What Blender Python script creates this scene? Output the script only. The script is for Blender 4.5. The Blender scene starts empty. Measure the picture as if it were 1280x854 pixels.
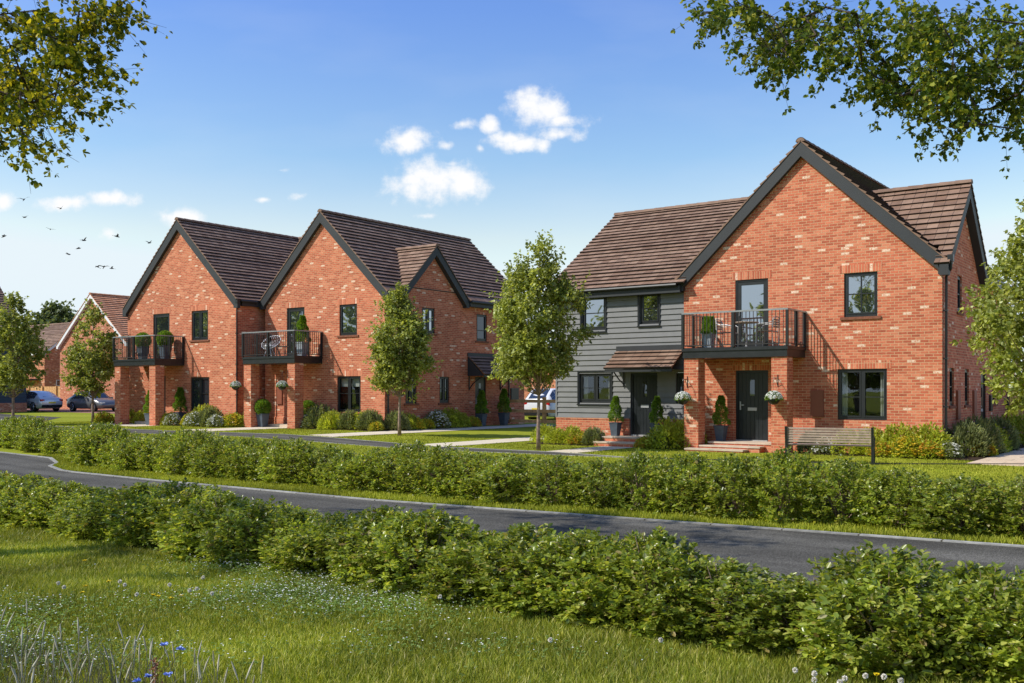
import bpy, bmesh, math, random
import numpy as np
from mathutils import Vector, Matrix
from mathutils.geometry import tessellate_polygon
random.seed(7)
RNG = np.random.default_rng(11)
S = bpy.context.scene
COL = S.collection
PI = math.pi

# ------------------------------------------------------------------ helpers
LOC = {}
def tag(o, label=None, cat=None, group=None, kind=None):
    if label: o['label'] = label
    if cat: o['category'] = cat
    if group: o['group'] = group
    if kind: o['kind'] = kind
    return o

def thing(name, label, cat, loc=(0, 0, 0), rz=0.0, group=None):
    o = bpy.data.objects.new(name, None)
    o.empty_display_size = 0.2
    COL.objects.link(o)
    o.location = loc
    o.rotation_euler = (0, 0, rz)
    LOC[o.name] = Vector(loc)
    return tag(o, label, cat, group)

def copy_tree(o, parent=None):
    c = o.copy()
    COL.objects.link(c)
    if parent is not None:
        c.parent = parent
    for ch in list(o.children):
        copy_tree(ch, c)
    return c

class MB:
    """collects polygons (with optional uv) into one mesh"""
    def __init__(s):
        s.v = []; s.f = []; s.uv = []
    def quad(s, pts, uv=None):
        n = len(s.v)
        s.v.extend([tuple(p) for p in pts])
        s.f.append(tuple(range(n, n + len(pts))))
        s.uv.append(uv if uv else [(0, 0)] * len(pts))
    def box(s, x0, x1, y0, y1, z0, z1):
        s.hexa([(x0, y0, z0), (x1, y0, z0), (x1, y1, z0), (x0, y1, z0), (x0, y0, z1), (x1, y0, z1), (x1, y1, z1), (x0, y1, z1)])
    def hexa(s, p):
        n = len(s.v)
        s.v.extend([tuple(q) for q in p])
        for f in ((0, 3, 2, 1), (4, 5, 6, 7), (0, 1, 5, 4), (1, 2, 6, 5), (2, 3, 7, 6), (3, 0, 4, 7)):
            s.f.append(tuple(n + i for i in f)); s.uv.append([(0, 0)] * 4)
    def prism(s, poly, a, b):
        """poly: list of 3d points (flat, a side); extruded by vector b-a"""
        n = len(s.v); k = len(poly)
        off = Vector(b) - Vector(a)
        s.v.extend([tuple(Vector(p)) for p in poly])
        s.v.extend([tuple(Vector(p) + off) for p in poly])
        tri = tessellate_polygon([[Vector(p) for p in poly]])
        for t in tri:
            s.f.append((n + t[0], n + t[1], n + t[2])); s.uv.append([(0, 0)] * 3)
            s.f.append((n + k + t[2], n + k + t[1], n + k + t[0])); s.uv.append([(0, 0)] * 3)
        for i in range(k):
            j = (i + 1) % k
            s.f.append((n + i, n + j, n + k + j, n + k + i)); s.uv.append([(0, 0)] * 4)
    def tube(s, pts, rad, n=6, cap=True):
        pts = [Vector(p) for p in pts]
        if not hasattr(rad, '__len__'): rad = [rad] * len(pts)
        base = len(s.v)
        prev = None
        for i, p in enumerate(pts):
            d = (pts[min(i + 1, len(pts) - 1)] - pts[max(i - 1, 0)])
            if d.length < 1e-9: d = Vector((0, 0, 1))
            d.normalize()
            if prev is None:
                a = d.cross(Vector((0.3, 0.9, 0.12)))
                if a.length < 1e-3: a = d.cross(Vector((1, 0, 0)))
            else:
                a = prev - d * prev.dot(d)
            a.normalize(); prev = a
            b = d.cross(a)
            for k in range(n):
                t = 2 * PI * k / n
                s.v.append(tuple(p + (a * math.cos(t) + b * math.sin(t)) * rad[i]))
        for i in range(len(pts) - 1):
            for k in range(n):
                k2 = (k + 1) % n
                s.f.append((base + i * n + k, base + i * n + k2, base + (i + 1) * n + k2, base + (i + 1) * n + k)); s.uv.append([(0, 0)] * 4)
        if cap:
            s.f.append(tuple(base + k for k in range(n))[::-1]); s.uv.append([(0, 0)] * n)
            e = base + (len(pts) - 1) * n
            s.f.append(tuple(e + k for k in range(n))); s.uv.append([(0, 0)] * n)
    def lathe(s, prof, cx=0, cy=0, n=16, sq=False):
        base = len(s.v)
        for r, z in prof:
            for k in range(n):
                t = 2 * PI * (k + .5) / n
                s.v.append((cx + r * math.cos(t), cy + r * math.sin(t), z))
        for i in range(len(prof) - 1):
            for k in range(n):
                k2 = (k + 1) % n
                s.f.append((base + i * n + k, base + i * n + k2, base + (i + 1) * n + k2, base + (i + 1) * n + k)); s.uv.append([(0, 0)] * 4)
        s.f.append(tuple(base + k for k in range(n))[::-1]); s.uv.append([(0, 0)] * n)
        e = base + (len(prof) - 1) * n
        s.f.append(tuple(e + k for k in range(n))); s.uv.append([(0, 0)] * n)
    def build(s, name, mat, parent=None, smooth=False, fixnormals=True, bevel=0):
        off = Vector((0, 0, 0))
        p = parent
        while p is not None and p.parent is not None: p = p.parent
        if p is not None: off = LOC.get(p.name, Vector((0, 0, 0)))
        me = bpy.data.meshes.new(name)
        vv = [(a[0] - off.x, a[1] - off.y, a[2] - off.z) for a in s.v]
        me.from_pydata(vv, [], s.f)
        uvl = me.uv_layers.new(name='UVMap')
        flat = []
        for u in s.uv:
            for q in u: flat.extend(q)
        uvl.data.foreach_set('uv', flat)
        if fixnormals:
            bm = bmesh.new(); bm.from_mesh(me)
            bmesh.ops.recalc_face_normals(bm, faces=bm.faces)
            bm.to_mesh(me); bm.free()
        if smooth:
            me.polygons.foreach_set('use_smooth', [True] * len(me.polygons))
        me.materials.append(mat)
        o = bpy.data.objects.new(name, me)
        COL.objects.link(o)
        if parent is not None: o.parent = parent
        if bevel:
            m = o.modifiers.new('b', 'BEVEL'); m.width = bevel; m.segments = 2; m.limit_method = 'ANGLE'
        return o

def npmesh(name, V, Fq, mat, parent=None, smooth=False, loc=None):
    """V (n,3) verts, Fq (m,4) quads (numpy)"""
    me = bpy.data.meshes.new(name)
    V = np.asarray(V, dtype=np.float32)
    Fq = np.asarray(Fq, dtype=np.int32)
    me.vertices.add(len(V)); me.vertices.foreach_set('co', V.ravel())
    k = Fq.shape[1]
    me.loops.add(Fq.size); me.loops.foreach_set('vertex_index', Fq.ravel())
    me.polygons.add(len(Fq))
    me.polygons.foreach_set('loop_start', np.arange(0, Fq.size, k, dtype=np.int32))
    me.polygons.foreach_set('loop_total', np.full(len(Fq), k, dtype=np.int32))
    me.update(calc_edges=True)
    if smooth: me.polygons.foreach_set('use_smooth', [True] * len(me.polygons))
    me.materials.append(mat)
    o = bpy.data.objects.new(name, me)
    COL.objects.link(o)
    if parent is not None: o.parent = parent
    if loc is not None: o.location = loc
    return o

def nrm(a):
    return a / np.maximum(np.linalg.norm(a, axis=1, keepdims=True), 1e-9)

def leaf_arrays(P, D, L, W, fold=0.15, droop=0.0):
    """six-point folded leaves; P base, D direction, L length, W width"""
    n = len(P)
    D = nrm(D)
    up = RNG.normal(size=(n, 3)) * 0.55 + np.array([0, 0, 1.0])
    sd = nrm(np.cross(D, up)); nn = nrm(np.cross(sd, D))
    L = np.broadcast_to(np.asarray(L, dtype=float), (n,))[:, None]; W = np.broadcast_to(np.asarray(W, dtype=float), (n,))[:, None]
    f = nn * L * fold
    dz = np.array([0, 0, -1.0]) * L * droop
    V = np.stack([P, P + D * L * .35 - sd * W * .5 + f, P + D * L * .75 - sd * W * .4 + f * .8 + dz * .5, P + D * L + dz,
                  P + D * L * .75 + sd * W * .4 + f * .8 + dz * .5, P + D * L * .35 + sd * W * .5 + f], axis=1).reshape(-1, 3)
    b = (np.arange(n) * 6)[:, None]
    Fq = np.concatenate([b + np.array([[0, 3, 2, 1]]), b + np.array([[0, 5, 4, 3]])])
    return V, Fq

def mesh_leaves(name, parts, mat, parent=None):
    Vs, Fs, n = [], [], 0
    for V, F in parts:
        Vs.append(V); Fs.append(F + n); n += len(V)
    return npmesh(name, np.concatenate(Vs), np.concatenate(Fs), mat, parent)

# ------------------------------------------------------------------ materials
def newmat(name):
    m = bpy.data.materials.new(name); m.use_nodes = True
    nt = m.node_tree; nt.nodes.clear()
    out = nt.nodes.new('ShaderNodeOutputMaterial')
    return m, nt, out
def N(nt, t, **k):
    n = nt.nodes.new(t)
    for a, b in k.items(): setattr(n, a, b)
    return n
def link(nt, a, b): nt.links.new(a, b)
def setin(n, **k):
    for a, b in k.items():
        n.inputs[a.replace('_', ' ')].default_value = b
def ramp(nt, stops, interp='LINEAR'):
    r = N(nt, 'ShaderNodeValToRGB'); r.color_ramp.interpolation = interp
    e = r.color_ramp.elements
    while len(e) < len(stops): e.new(0.5)
    for i, (p, c) in enumerate(stops):
        e[i].position = p; e[i].color = (*c, 1)
    return r
def principled(nt, out, rough=.7, spec=.4, metal=0):
    p = N(nt, 'ShaderNodeBsdfPrincipled')
    p.inputs['Roughness'].default_value = rough
    p.inputs['Specular IOR Level'].default_value = spec
    p.inputs['Metallic'].default_value = metal
    link(nt, p.outputs[0], out.inputs[0])
    return p

def flat_mat(name, c, rough=.6, spec=.4, metal=0, var=.15, scale=6.0, bump=0.0, c2=None):
    m, nt, out = newmat(name)
    p = principled(nt, out, rough, spec, metal)
    tc = N(nt, 'ShaderNodeTexCoord')
    nz = N(nt, 'ShaderNodeTexNoise'); nz.inputs['Scale'].default_value = scale; nz.inputs['Detail'].default_value = 6
    link(nt, tc.outputs['Object'], nz.inputs['Vector'])
    c2 = c2 or tuple(x * (1 - var) for x in c)
    c1 = tuple(min(1, x * (1 + var)) for x in c)
    r = ramp(nt, [(.3, c2), (.7, c1)])
    link(nt, nz.outputs['Fac'], r.inputs[0]); link(nt, r.outputs[0], p.inputs['Base Color'])
    mr = N(nt, 'ShaderNodeMapRange'); setin(mr, To_Min=max(.02, rough - .08), To_Max=min(1, rough + .08))
    link(nt, nz.outputs['Fac'], mr.inputs['Value']); link(nt, mr.outputs[0], p.inputs['Roughness'])
    if bump:
        b = N(nt, 'ShaderNodeBump'); b.inputs['Strength'].default_value = bump; b.inputs['Distance'].default_value = .02
        link(nt, nz.outputs['Fac'], b.inputs['Height']); link(nt, b.outputs[0], p.inputs['Normal'])
    return m

def brick_mat(name, cols, white=.955, soldier=False, mortar=(.62, .42, .24)):
    m, nt, out = newmat(name)
    p = principled(nt, out, .85, .25)
    tc = N(nt, 'ShaderNodeTexCoord'); sep = N(nt, 'ShaderNodeSeparateXYZ'); link(nt, tc.outputs['Object'], sep.inputs[0])
    ge = N(nt, 'ShaderNodeNewGeometry'); sn = N(nt, 'ShaderNodeSeparateXYZ'); link(nt, ge.outputs['True Normal'], sn.inputs[0])
    ab = N(nt, 'ShaderNodeMath', operation='ABSOLUTE'); link(nt, sn.outputs[0], ab.inputs[0])
    gt = N(nt, 'ShaderNodeMath', operation='GREATER_THAN'); link(nt, ab.outputs[0], gt.inputs[0]); gt.inputs[1].default_value = .6
    mx = N(nt, 'ShaderNodeMix'); link(nt, gt.outputs[0], mx.inputs['Factor']); link(nt, sep.outputs[0], mx.inputs['A']); link(nt, sep.outputs[1], mx.inputs['B'])
    cb = N(nt, 'ShaderNodeCombineXYZ')
    if soldier:
        link(nt, sep.outputs[2], cb.inputs[0]); link(nt, mx.outputs['Result'], cb.inputs[1])
    else:
        link(nt, mx.outputs['Result'], cb.inputs[0]); link(nt, sep.outputs[2], cb.inputs[1])
    # wobble a little so edges are not ruler straight
    nzv = N(nt, 'ShaderNodeTexNoise'); nzv.inputs['Scale'].default_value = 14; nzv.inputs['Detail'].default_value = 3
    link(nt, tc.outputs['Object'], nzv.inputs['Vector'])
    sb = N(nt, 'ShaderNodeVectorMath', operation='SUBTRACT'); link(nt, nzv.outputs['Color'], sb.inputs[0]); sb.inputs[1].default_value = (.5, .5, .5)
    sc = N(nt, 'ShaderNodeVectorMath', operation='SCALE'); link(nt, sb.outputs[0], sc.inputs[0]); sc.inputs['Scale'].default_value = .012
    ad = N(nt, 'ShaderNodeVectorMath', operation='ADD'); link(nt, cb.outputs[0], ad.inputs[0]); link(nt, sc.outputs[0], ad.inputs[1])
    bt = N(nt, 'ShaderNodeTexBrick'); link(nt, ad.outputs[0], bt.inputs['Vector'])
    bt.offset = 0.0 if soldier else .5
    setin(bt, Scale=1.0, Mortar_Size=.006, Mortar_Smooth=.2, Brick_Width=.2205 if not soldier else .5, Row_Height=.0755, Color1=(0, 0, 0, 1), Color2=(1, 1, 1, 1), Mortar=(0, 0, 0, 1), Bias=0.0)
    stops = [(0.0, cols[0]), (.35, cols[1]), (.65, cols[2]), (min(.93, white - .02), cols[3])]
    r = ramp(nt, stops)
    link(nt, bt.outputs['Color'], r.inputs[0])
    # irregular pale faces on a few bricks
    n2 = N(nt, 'ShaderNodeTexNoise'); n2.inputs['Scale'].default_value = 22; n2.inputs['Detail'].default_value = 4
    link(nt, tc.outputs['Object'], n2.inputs['Vector'])
    wt = N(nt, 'ShaderNodeMath', operation='GREATER_THAN'); link(nt, bt.outputs['Color'], wt.inputs[0]); wt.inputs[1].default_value = white
    nr = N(nt, 'ShaderNodeMapRange'); setin(nr, From_Min=.36, From_Max=.52, To_Min=0, To_Max=.72); link(nt, n2.outputs['Fac'], nr.inputs['Value'])
    wm = N(nt, 'ShaderNodeMath', operation='MULTIPLY'); link(nt, wt.outputs[0], wm.inputs[0]); link(nt, nr.outputs[0], wm.inputs[1])
    mw = N(nt, 'ShaderNodeMix', data_type='RGBA'); link(nt, wm.outputs[0], mw.inputs['Factor']); link(nt, r.outputs[0], mw.inputs['A']); mw.inputs['B'].default_value = (.86, .72, .56, 1)
    # within-brick mottling
    n3 = N(nt, 'ShaderNodeTexNoise'); n3.inputs['Scale'].default_value = 9; n3.inputs['Detail'].default_value = 8; n3.inputs['Roughness'].default_value = .7
    link(nt, tc.outputs['Object'], n3.inputs['Vector'])
    mr = N(nt, 'ShaderNodeMapRange'); setin(mr, From_Min=.3, From_Max=.7, To_Min=.78, To_Max=1.18); link(nt, n3.outputs['Fac'], mr.inputs['Value'])
    n4 = N(nt, 'ShaderNodeTexNoise'); n4.inputs['Scale'].default_value = .5; n4.inputs['Detail'].default_value = 3
    link(nt, tc.outputs['Object'], n4.inputs['Vector'])
    mr4 = N(nt, 'ShaderNodeMapRange'); setin(mr4, From_Min=.3, From_Max=.7, To_Min=.88, To_Max=1.1); link(nt, n4.outputs['Fac'], mr4.inputs['Value'])
    mm4 = N(nt, 'ShaderNodeMath', operation='MULTIPLY'); link(nt, mr.outputs[0], mm4.inputs[0]); link(nt, mr4.outputs[0], mm4.inputs[1])
    mu = N(nt, 'ShaderNodeVectorMath', operation='SCALE'); link(nt, mw.outputs['Result'], mu.inputs[0]); link(nt, mm4.outputs[0], mu.inputs['Scale'])
    mo = N(nt, 'ShaderNodeMix', data_type='RGBA'); link(nt, bt.outputs['Fac'], mo.inputs['Factor']); link(nt, mu.outputs[0], mo.inputs['A']); mo.inputs['B'].default_value = (*mortar, 1)
    link(nt, mo.outputs['Result'], p.inputs['Base Color'])
    inv = N(nt, 'ShaderNodeMath', operation='SUBTRACT'); inv.inputs[0].default_value = 1; link(nt, bt.outputs['Fac'], inv.inputs[1])
    hh = N(nt, 'ShaderNodeMath', operation='MULTIPLY_ADD'); link(nt, n3.outputs['Fac'], hh.inputs[0]); hh.inputs[1].default_value = .5; link(nt, inv.outputs[0], hh.inputs[2])
    b = N(nt, 'ShaderNodeBump'); b.inputs['Strength'].default_value = .7; b.inputs['Distance'].default_value = .008
    link(nt, hh.outputs[0], b.inputs['Height']); link(nt, b.outputs[0], p.inputs['Normal'])
    return m

BC = [(.42, .102, .053), (.52, .132, .069), (.59, .168, .087), (.65, .222, .122)]
M = {}
M['brick'] = brick_mat('brick', BC)
M['soldier'] = brick_mat('soldier_brick', BC, white=.93, soldier=True)
M['brick_bg'] = brick_mat('brick_far', [(.38, .10, .055), (.50, .145, .08), (.57, .18, .10), (.64, .29, .18)], white=.97)

def tile_mat(name, ca, cb, width=.30):
    m, nt, out = newmat(name)
    p = principled(nt, out, .7, .35)
    uv = N(nt, 'ShaderNodeTexCoord')
    bt = N(nt, 'ShaderNodeTexBrick'); link(nt, uv.outputs['UV'], bt.inputs['Vector']); bt.offset = .5
    setin(bt, Scale=1.0, Mortar_Size=.006, Mortar_Smooth=.3, Brick_Width=width, Row_Height=1.0, Color1=(0, 0, 0, 1), Color2=(1, 1, 1, 1), Mortar=(0, 0, 0, 1))
    r = ramp(nt, [(0, ca), (1, cb)]); link(nt, bt.outputs['Color'], r.inputs[0])
    nz = N(nt, 'ShaderNodeTexNoise'); nz.inputs['Scale'].default_value = 3.0; nz.inputs['Detail'].default_value = 8; nz.inputs['Roughness'].default_value = .7
    link(nt, uv.outputs['Object'], nz.inputs['Vector'])
    mr = N(nt, 'ShaderNodeMapRange'); setin(mr, From_Min=.3, From_Max=.7, To_Min=.75, To_Max=1.25); link(nt, nz.outputs['Fac'], mr.inputs['Value'])
    mu = N(nt, 'ShaderNodeVectorMath', operation='SCALE'); link(nt, r.outputs[0], mu.inputs[0]); link(nt, mr.outputs[0], mu.inputs['Scale'])
    mo = N(nt, 'ShaderNodeMix', data_type='RGBA'); link(nt, bt.outputs['Fac'], mo.inputs['Factor']); link(nt, mu.outputs[0], mo.inputs['A']); mo.inputs['B'].default_value = (.03, .02, .018, 1)  # dark joint colour; the tile lips take it too, as painted shadow
    link(nt, mo.outputs['Result'], p.inputs['Base Color'])
    b = N(nt, 'ShaderNodeBump'); b.inputs['Strength'].default_value = .4; b.inputs['Distance'].default_value = .01
    link(nt, nz.outputs['Fac'], b.inputs['Height']); link(nt, b.outputs[0], p.inputs['Normal'])
    return m
M['tile'] = tile_mat('brown_tile', (.19, .108, .068), (.30, .190, .128))
M['tile_red'] = tile_mat('red_tile', (.60, .24, .11), (.72, .34, .18))
M['trim'] = flat_mat('anthracite_trim', (.032, .034, .037), .55, .4, var=.08, scale=2)
M['frame'] = flat_mat('anthracite_frame', (.014, .016, .018), .4, .5, var=.1)
M['white_trim'] = flat_mat('white_trim', (.8, .8, .8), .5, .4, var=.04)
M['door'] = flat_mat('black_door', (.012, .015, .018), .35, .5, var=.15)
M['steel'] = flat_mat('steel', (.42, .42, .42), .5, .5, metal=.4, var=.05)
M['rail'] = flat_mat('grey_rail', (.34, .35, .36), .35, .5, metal=.5, var=.05)
M['railbrown'] = flat_mat('dark_rail', (.030, .026, .026), .4, .5, var=.1)
M['board'] = flat_mat('weatherboard', (.195, .193, .190), .65, .25, var=.08, scale=3)
M['board_dark'] = flat_mat('dark_blue_weatherboard', (.03, .045, .065), .6, .35, var=.1)
M['cap'] = flat_mat('brick_sill', (.22, .085, .05), .85, .2, var=.2, scale=12)
M['meter'] = flat_mat('brown_box', (.27, .085, .045), .55, .4, var=.06)
M['slab'] = flat_mat('stone_slab', (.56, .45, .34), .85, .2, var=.12, scale=5, bump=.2)
M['timber'] = flat_mat('fence_timber', (.66, .38, .17), .75, .25, var=.15, scale=5, c2=(.46, .25, .10))
M['benchwood'] = flat_mat('bench_slats', (.40, .30, .235), .7, .3, var=.2, scale=9)
M['white'] = flat_mat('white_petals', (.82, .82, .76), .7, .3, var=.06, scale=30)
M['yellow'] = flat_mat('yellow_petals', (.75, .55, .04), .7, .3, var=.2, scale=12)
M['orange'] = flat_mat('orange_petals', (.62, .36, .035), .7, .3, var=.3, scale=12)
M['brightyellow'] = flat_mat('dandelion_petals', (.85, .65, .02), .6, .3, var=.1, scale=30)
M['blue'] = flat_mat('blue_petals', (.32, .42, .95), .6, .3, var=.2, scale=60)
M['purple'] = flat_mat('purple_petals', (.30, .20, .33), .7, .3, var=.2, scale=20)
M['pot'] = flat_mat('slate_pot', (.075, .095, .12), .5, .4, var=.15, scale=8)
M['potlight'] = flat_mat('ribbed_pot', (.30, .33, .36), .45, .5, var=.15, scale=8)
M['soil'] = flat_mat('soil', (.05, .032, .02), .95, .1, var=.4, scale=14, bump=.6)
M['curtain'] = flat_mat('curtain', (.55, .52, .47), .9, .1, var=.08, scale=8)
M['cushion'] = flat_mat('cushion', (.7, .7, .7), .9, .1, var=.05)
M['bark'] = flat_mat('bark', (.30, .21, .16), .9, .15, var=.4, scale=14, bump=.5)
M['darkbark'] = flat_mat('dark_bark', (.075, .055, .042), .9, .15, var=.4, scale=8, bump=.5)
M['interior'] = flat_mat('dark_interior', (.012, .012, .012), .9, .1, var=.3, scale=2)  # near-black colour stands in for the shade inside unlit rooms
M['bird'] = flat_mat('bird_feathers', (.02, .022, .028), .7, .3, var=.2)
M['puff'] = flat_mat('seed_puff', (.85, .80, .70), .95, .1, var=.1, scale=40)
M['seed'] = flat_mat('seed_spike', (.46, .42, .33), .9, .1, var=.3, scale=10)

def glass_mat(name, refl, tint=(.02, .025, .03), see=False):
    m, nt, out = newmat(name)
    gl = N(nt, 'ShaderNodeBsdfGlossy'); gl.inputs['Roughness'].default_value = .015; gl.inputs['Color'].default_value = (.78, .85, .94, 1)
    tc = N(nt, 'ShaderNodeTexCoord'); nz = N(nt, 'ShaderNodeTexNoise'); nz.inputs['Scale'].default_value = 1.6; nz.inputs['Detail'].default_value = 1
    link(nt, tc.outputs['Object'], nz.inputs['Vector'])
    b = N(nt, 'ShaderNodeBump'); b.inputs['Strength'].default_value = .12; b.inputs['Distance'].default_value = .02
    link(nt, nz.outputs['Fac'], b.inputs['Height']); link(nt, b.outputs[0], gl.inputs['Normal'])
    if see:
        d = N(nt, 'ShaderNodeBsdfTransparent'); d.inputs['Color'].default_value = (.75, .8, .8, 1)
    else:
        d = N(nt, 'ShaderNodeBsdfDiffuse'); d.inputs['Color'].default_value = (*tint, 1)
    mx = N(nt, 'ShaderNodeMixShader'); mx.inputs[0].default_value = refl
    link(nt, d.outputs[0], mx.inputs[1]); link(nt, gl.outputs[0], mx.inputs[2]); link(nt, mx.outputs[0], out.inputs[0])
    return m
M['glass_up'] = glass_mat('upper_glass', .5)
M['glass_dn'] = glass_mat('lower_glass', .12)
M['glass_see'] = glass_mat('clear_glass', .12, see=True)
M['glass_car'] = glass_mat('car_glass', .16)

def leaf_mat(name, stops, trans=.35, rough=.45, spec=.4, clump=1.4, tcol=None, cvar=.35):
    m, nt, out = newmat(name)
    ge = N(nt, 'ShaderNodeNewGeometry')
    r = ramp(nt, stops); link(nt, ge.outputs['Random Per Island'], r.inputs[0])
    tc = N(nt, 'ShaderNodeTexCoord'); nz = N(nt, 'ShaderNodeTexNoise'); nz.inputs['Scale'].default_value = clump; nz.inputs['Detail'].default_value = 3
    link(nt, tc.outputs['Object'], nz.inputs['Vector'])
    mr = N(nt, 'ShaderNodeMapRange'); setin(mr, From_Min=.3, From_Max=.7, To_Min=1 - cvar, To_Max=1 + cvar); link(nt, nz.outputs['Fac'], mr.inputs['Value'])
    mu = N(nt, 'ShaderNodeVectorMath', operation='SCALE'); link(nt, r.outputs[0], mu.inputs[0]); link(nt, mr.outputs[0], mu.inputs['Scale'])
    p = N(nt, 'ShaderNodeBsdfPrincipled'); p.inputs['Roughness'].default_value = rough; p.inputs['Specular IOR Level'].default_value = spec
    link(nt, mu.outputs[0], p.inputs['Base Color'])
    t = N(nt, 'ShaderNodeBsdfTranslucent')
    tm = N(nt, 'ShaderNodeVectorMath', operation='MULTIPLY'); link(nt, mu.outputs[0], tm.inputs[0]); tm.inputs[1].default_value = tcol or (1.4, 1.3, .55)
    link(nt, tm.outputs[0], t.inputs['Color'])
    mx = N(nt, 'ShaderNodeMixShader'); mx.inputs[0].default_value = trans
    link(nt, p.outputs[0], mx.inputs[1]); link(nt, t.outputs[0], mx.inputs[2]); link(nt, mx.outputs[0], out.inputs[0])
    return m
M['hedge_leaf'] = leaf_mat('hedge_leaf', [(0, (.11, .155, .02)), (.3, (.225, .30, .04)), (.75, (.39, .45, .065)), (.93, (.52, .52, .12)), (.97, (.30, .20, .07)), (1, (.66, .68, .42))], rough=.30, spec=.6, trans=.45)
M['tree_leaf'] = leaf_mat('tree_leaf', [(0, (.15, .19, .035)), (.5, (.29, .33, .07)), (.85, (.44, .47, .14)), (1, (.62, .65, .32))], trans=.45)
M['maple_leaf'] = leaf_mat('maple_leaf', [(0, (.05, .085, .012)), (.5, (.10, .15, .02)), (.8, (.20, .24, .03)), (1, (.46, .42, .05))], clump=.9, trans=.4, spec=.25, rough=.6)
M['maple_leaf_yellow'] = leaf_mat('yellowing_maple_leaf', [(0, (.05, .075, .009)), (.5, (.12, .15, .014)), (.7, (.34, .31, .025)), (1, (.60, .50, .035))], clump=.9, trans=.4, spec=.25, rough=.6)
M['far_leaf'] = leaf_mat('far_leaf', [(0, (.10, .14, .06)), (1, (.24, .28, .13))], clump=.3)
M['bed_leaf'] = leaf_mat('bed_leaf', [(0, (.24, .30, .035)), (.6, (.46, .52, .06)), (1, (.62, .65, .12))], trans=.5, clump=3)
M['grey_leaf'] = leaf_mat('grey_green_leaf', [(0, (.15, .19, .07)), (1, (.36, .39, .17))], clump=3)
M['box_leaf'] = leaf_mat('topiary_leaf', [(0, (.09, .20, .02)), (1, (.28, .42, .05))], clump=8)
M['grass'] = leaf_mat('grass_blade', [(0, (.14, .18, .018)), (.5, (.27, .32, .03)), (.85, (.43, .42, .06)), (1, (.58, .52, .2))], clump=.8, cvar=.45, trans=.3, spec=.3, rough=.5)
M['lawn_blade'] = leaf_mat('lawn_blade', [(0, (.18, .22, .018)), (.6, (.33, .355, .032)), (1, (.47, .46, .07))], clump=.5, trans=.3, spec=.2, rough=.6)
M['clover'] = leaf_mat('clover_leaf', [(0, (.12, .20, .04)), (1, (.26, .36, .09))], clump=1.2)
M['dry_grass'] = leaf_mat('dry_grass', [(0, (.09, .085, .045)), (1, (.20, .18, .11))], clump=1.5, trans=.2)

def ground_mat(name, a, b, c, s=1.0, bump=.5):
    m, nt, out = newmat(name)
    p = principled(nt, out, .95, .05)
    ge = N(nt, 'ShaderNodeNewGeometry')
    n1 = N(nt, 'ShaderNodeTexNoise'); n1.inputs['Scale'].default_value = .35 * s; n1.inputs['Detail'].default_value = 6
    n2 = N(nt, 'ShaderNodeTexNoise'); n2.inputs['Scale'].default_value = 22 * s; n2.inputs['Detail'].default_value = 8; n2.inputs['Roughness'].default_value = .8
    link(nt, ge.outputs['Position'], n1.inputs['Vector']); link(nt, ge.outputs['Position'], n2.inputs['Vector'])
    ma = N(nt, 'ShaderNodeMath', operation='MULTIPLY_ADD'); link(nt, n2.outputs['Fac'], ma.inputs[0]); ma.inputs[1].default_value = .6
    mb = N(nt, 'ShaderNodeMath', operation='MULTIPLY'); link(nt, n1.outputs['Fac'], mb.inputs[0]); mb.inputs[1].default_value = .4
    link(nt, mb.outputs[0], ma.inputs[2])
    r = ramp(nt, [(.36, a), (.5, b), (.64, c)]); link(nt, ma.outputs[0], r.inputs[0]); link(nt, r.outputs[0], p.inputs['Base Color'])
    bm = N(nt, 'ShaderNodeBump'); bm.inputs['Strength'].default_value = bump; bm.inputs['Distance'].default_value = .03
    link(nt, n2.outputs['Fac'], bm.inputs['Height']); link(nt, bm.outputs[0], p.inputs['Normal'])
    return m
M['ground'] = ground_mat('lawn_ground', (.15, .18, .016), (.26, .285, .026), (.36, .36, .042))
M['asphalt'] = ground_mat('asphalt', (.066, .058, .050), (.098, .087, .076), (.14, .125, .11), s=3, bump=.25)
M['kerb'] = ground_mat('kerb', (.20, .20, .19), (.27, .27, .26), (.34, .34, .33), s=4, bump=.2)
def kerb_mat():
    m, nt, out = newmat('kerb_stones'); p = principled(nt, out, .85, .15); ge = N(nt, 'ShaderNodeNewGeometry')
    bt = N(nt, 'ShaderNodeTexBrick'); link(nt, ge.outputs['Position'], bt.inputs['Vector']); bt.offset = 0
    setin(bt, Scale=1.0, Mortar_Size=.012, Mortar_Smooth=.2, Brick_Width=.915, Row_Height=50.0, Color1=(.26, .25, .23, 1), Color2=(.40, .39, .36, 1), Mortar=(.10, .09, .07, 1))
    nz = N(nt, 'ShaderNodeTexNoise'); nz.inputs['Scale'].default_value = 9; nz.inputs['Detail'].default_value = 6; link(nt, ge.outputs['Position'], nz.inputs['Vector'])
    mr = N(nt, 'ShaderNodeMapRange'); setin(mr, From_Min=.3, From_Max=.7, To_Min=.7, To_Max=1.2); link(nt, nz.outputs['Fac'], mr.inputs['Value'])
    mu = N(nt, 'ShaderNodeVectorMath', operation='SCALE'); link(nt, bt.outputs['Color'], mu.inputs[0]); link(nt, mr.outputs[0], mu.inputs['Scale']); link(nt, mu.outputs[0], p.inputs['Base Color'])
    return m
M['kerb'] = kerb_mat()
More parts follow.
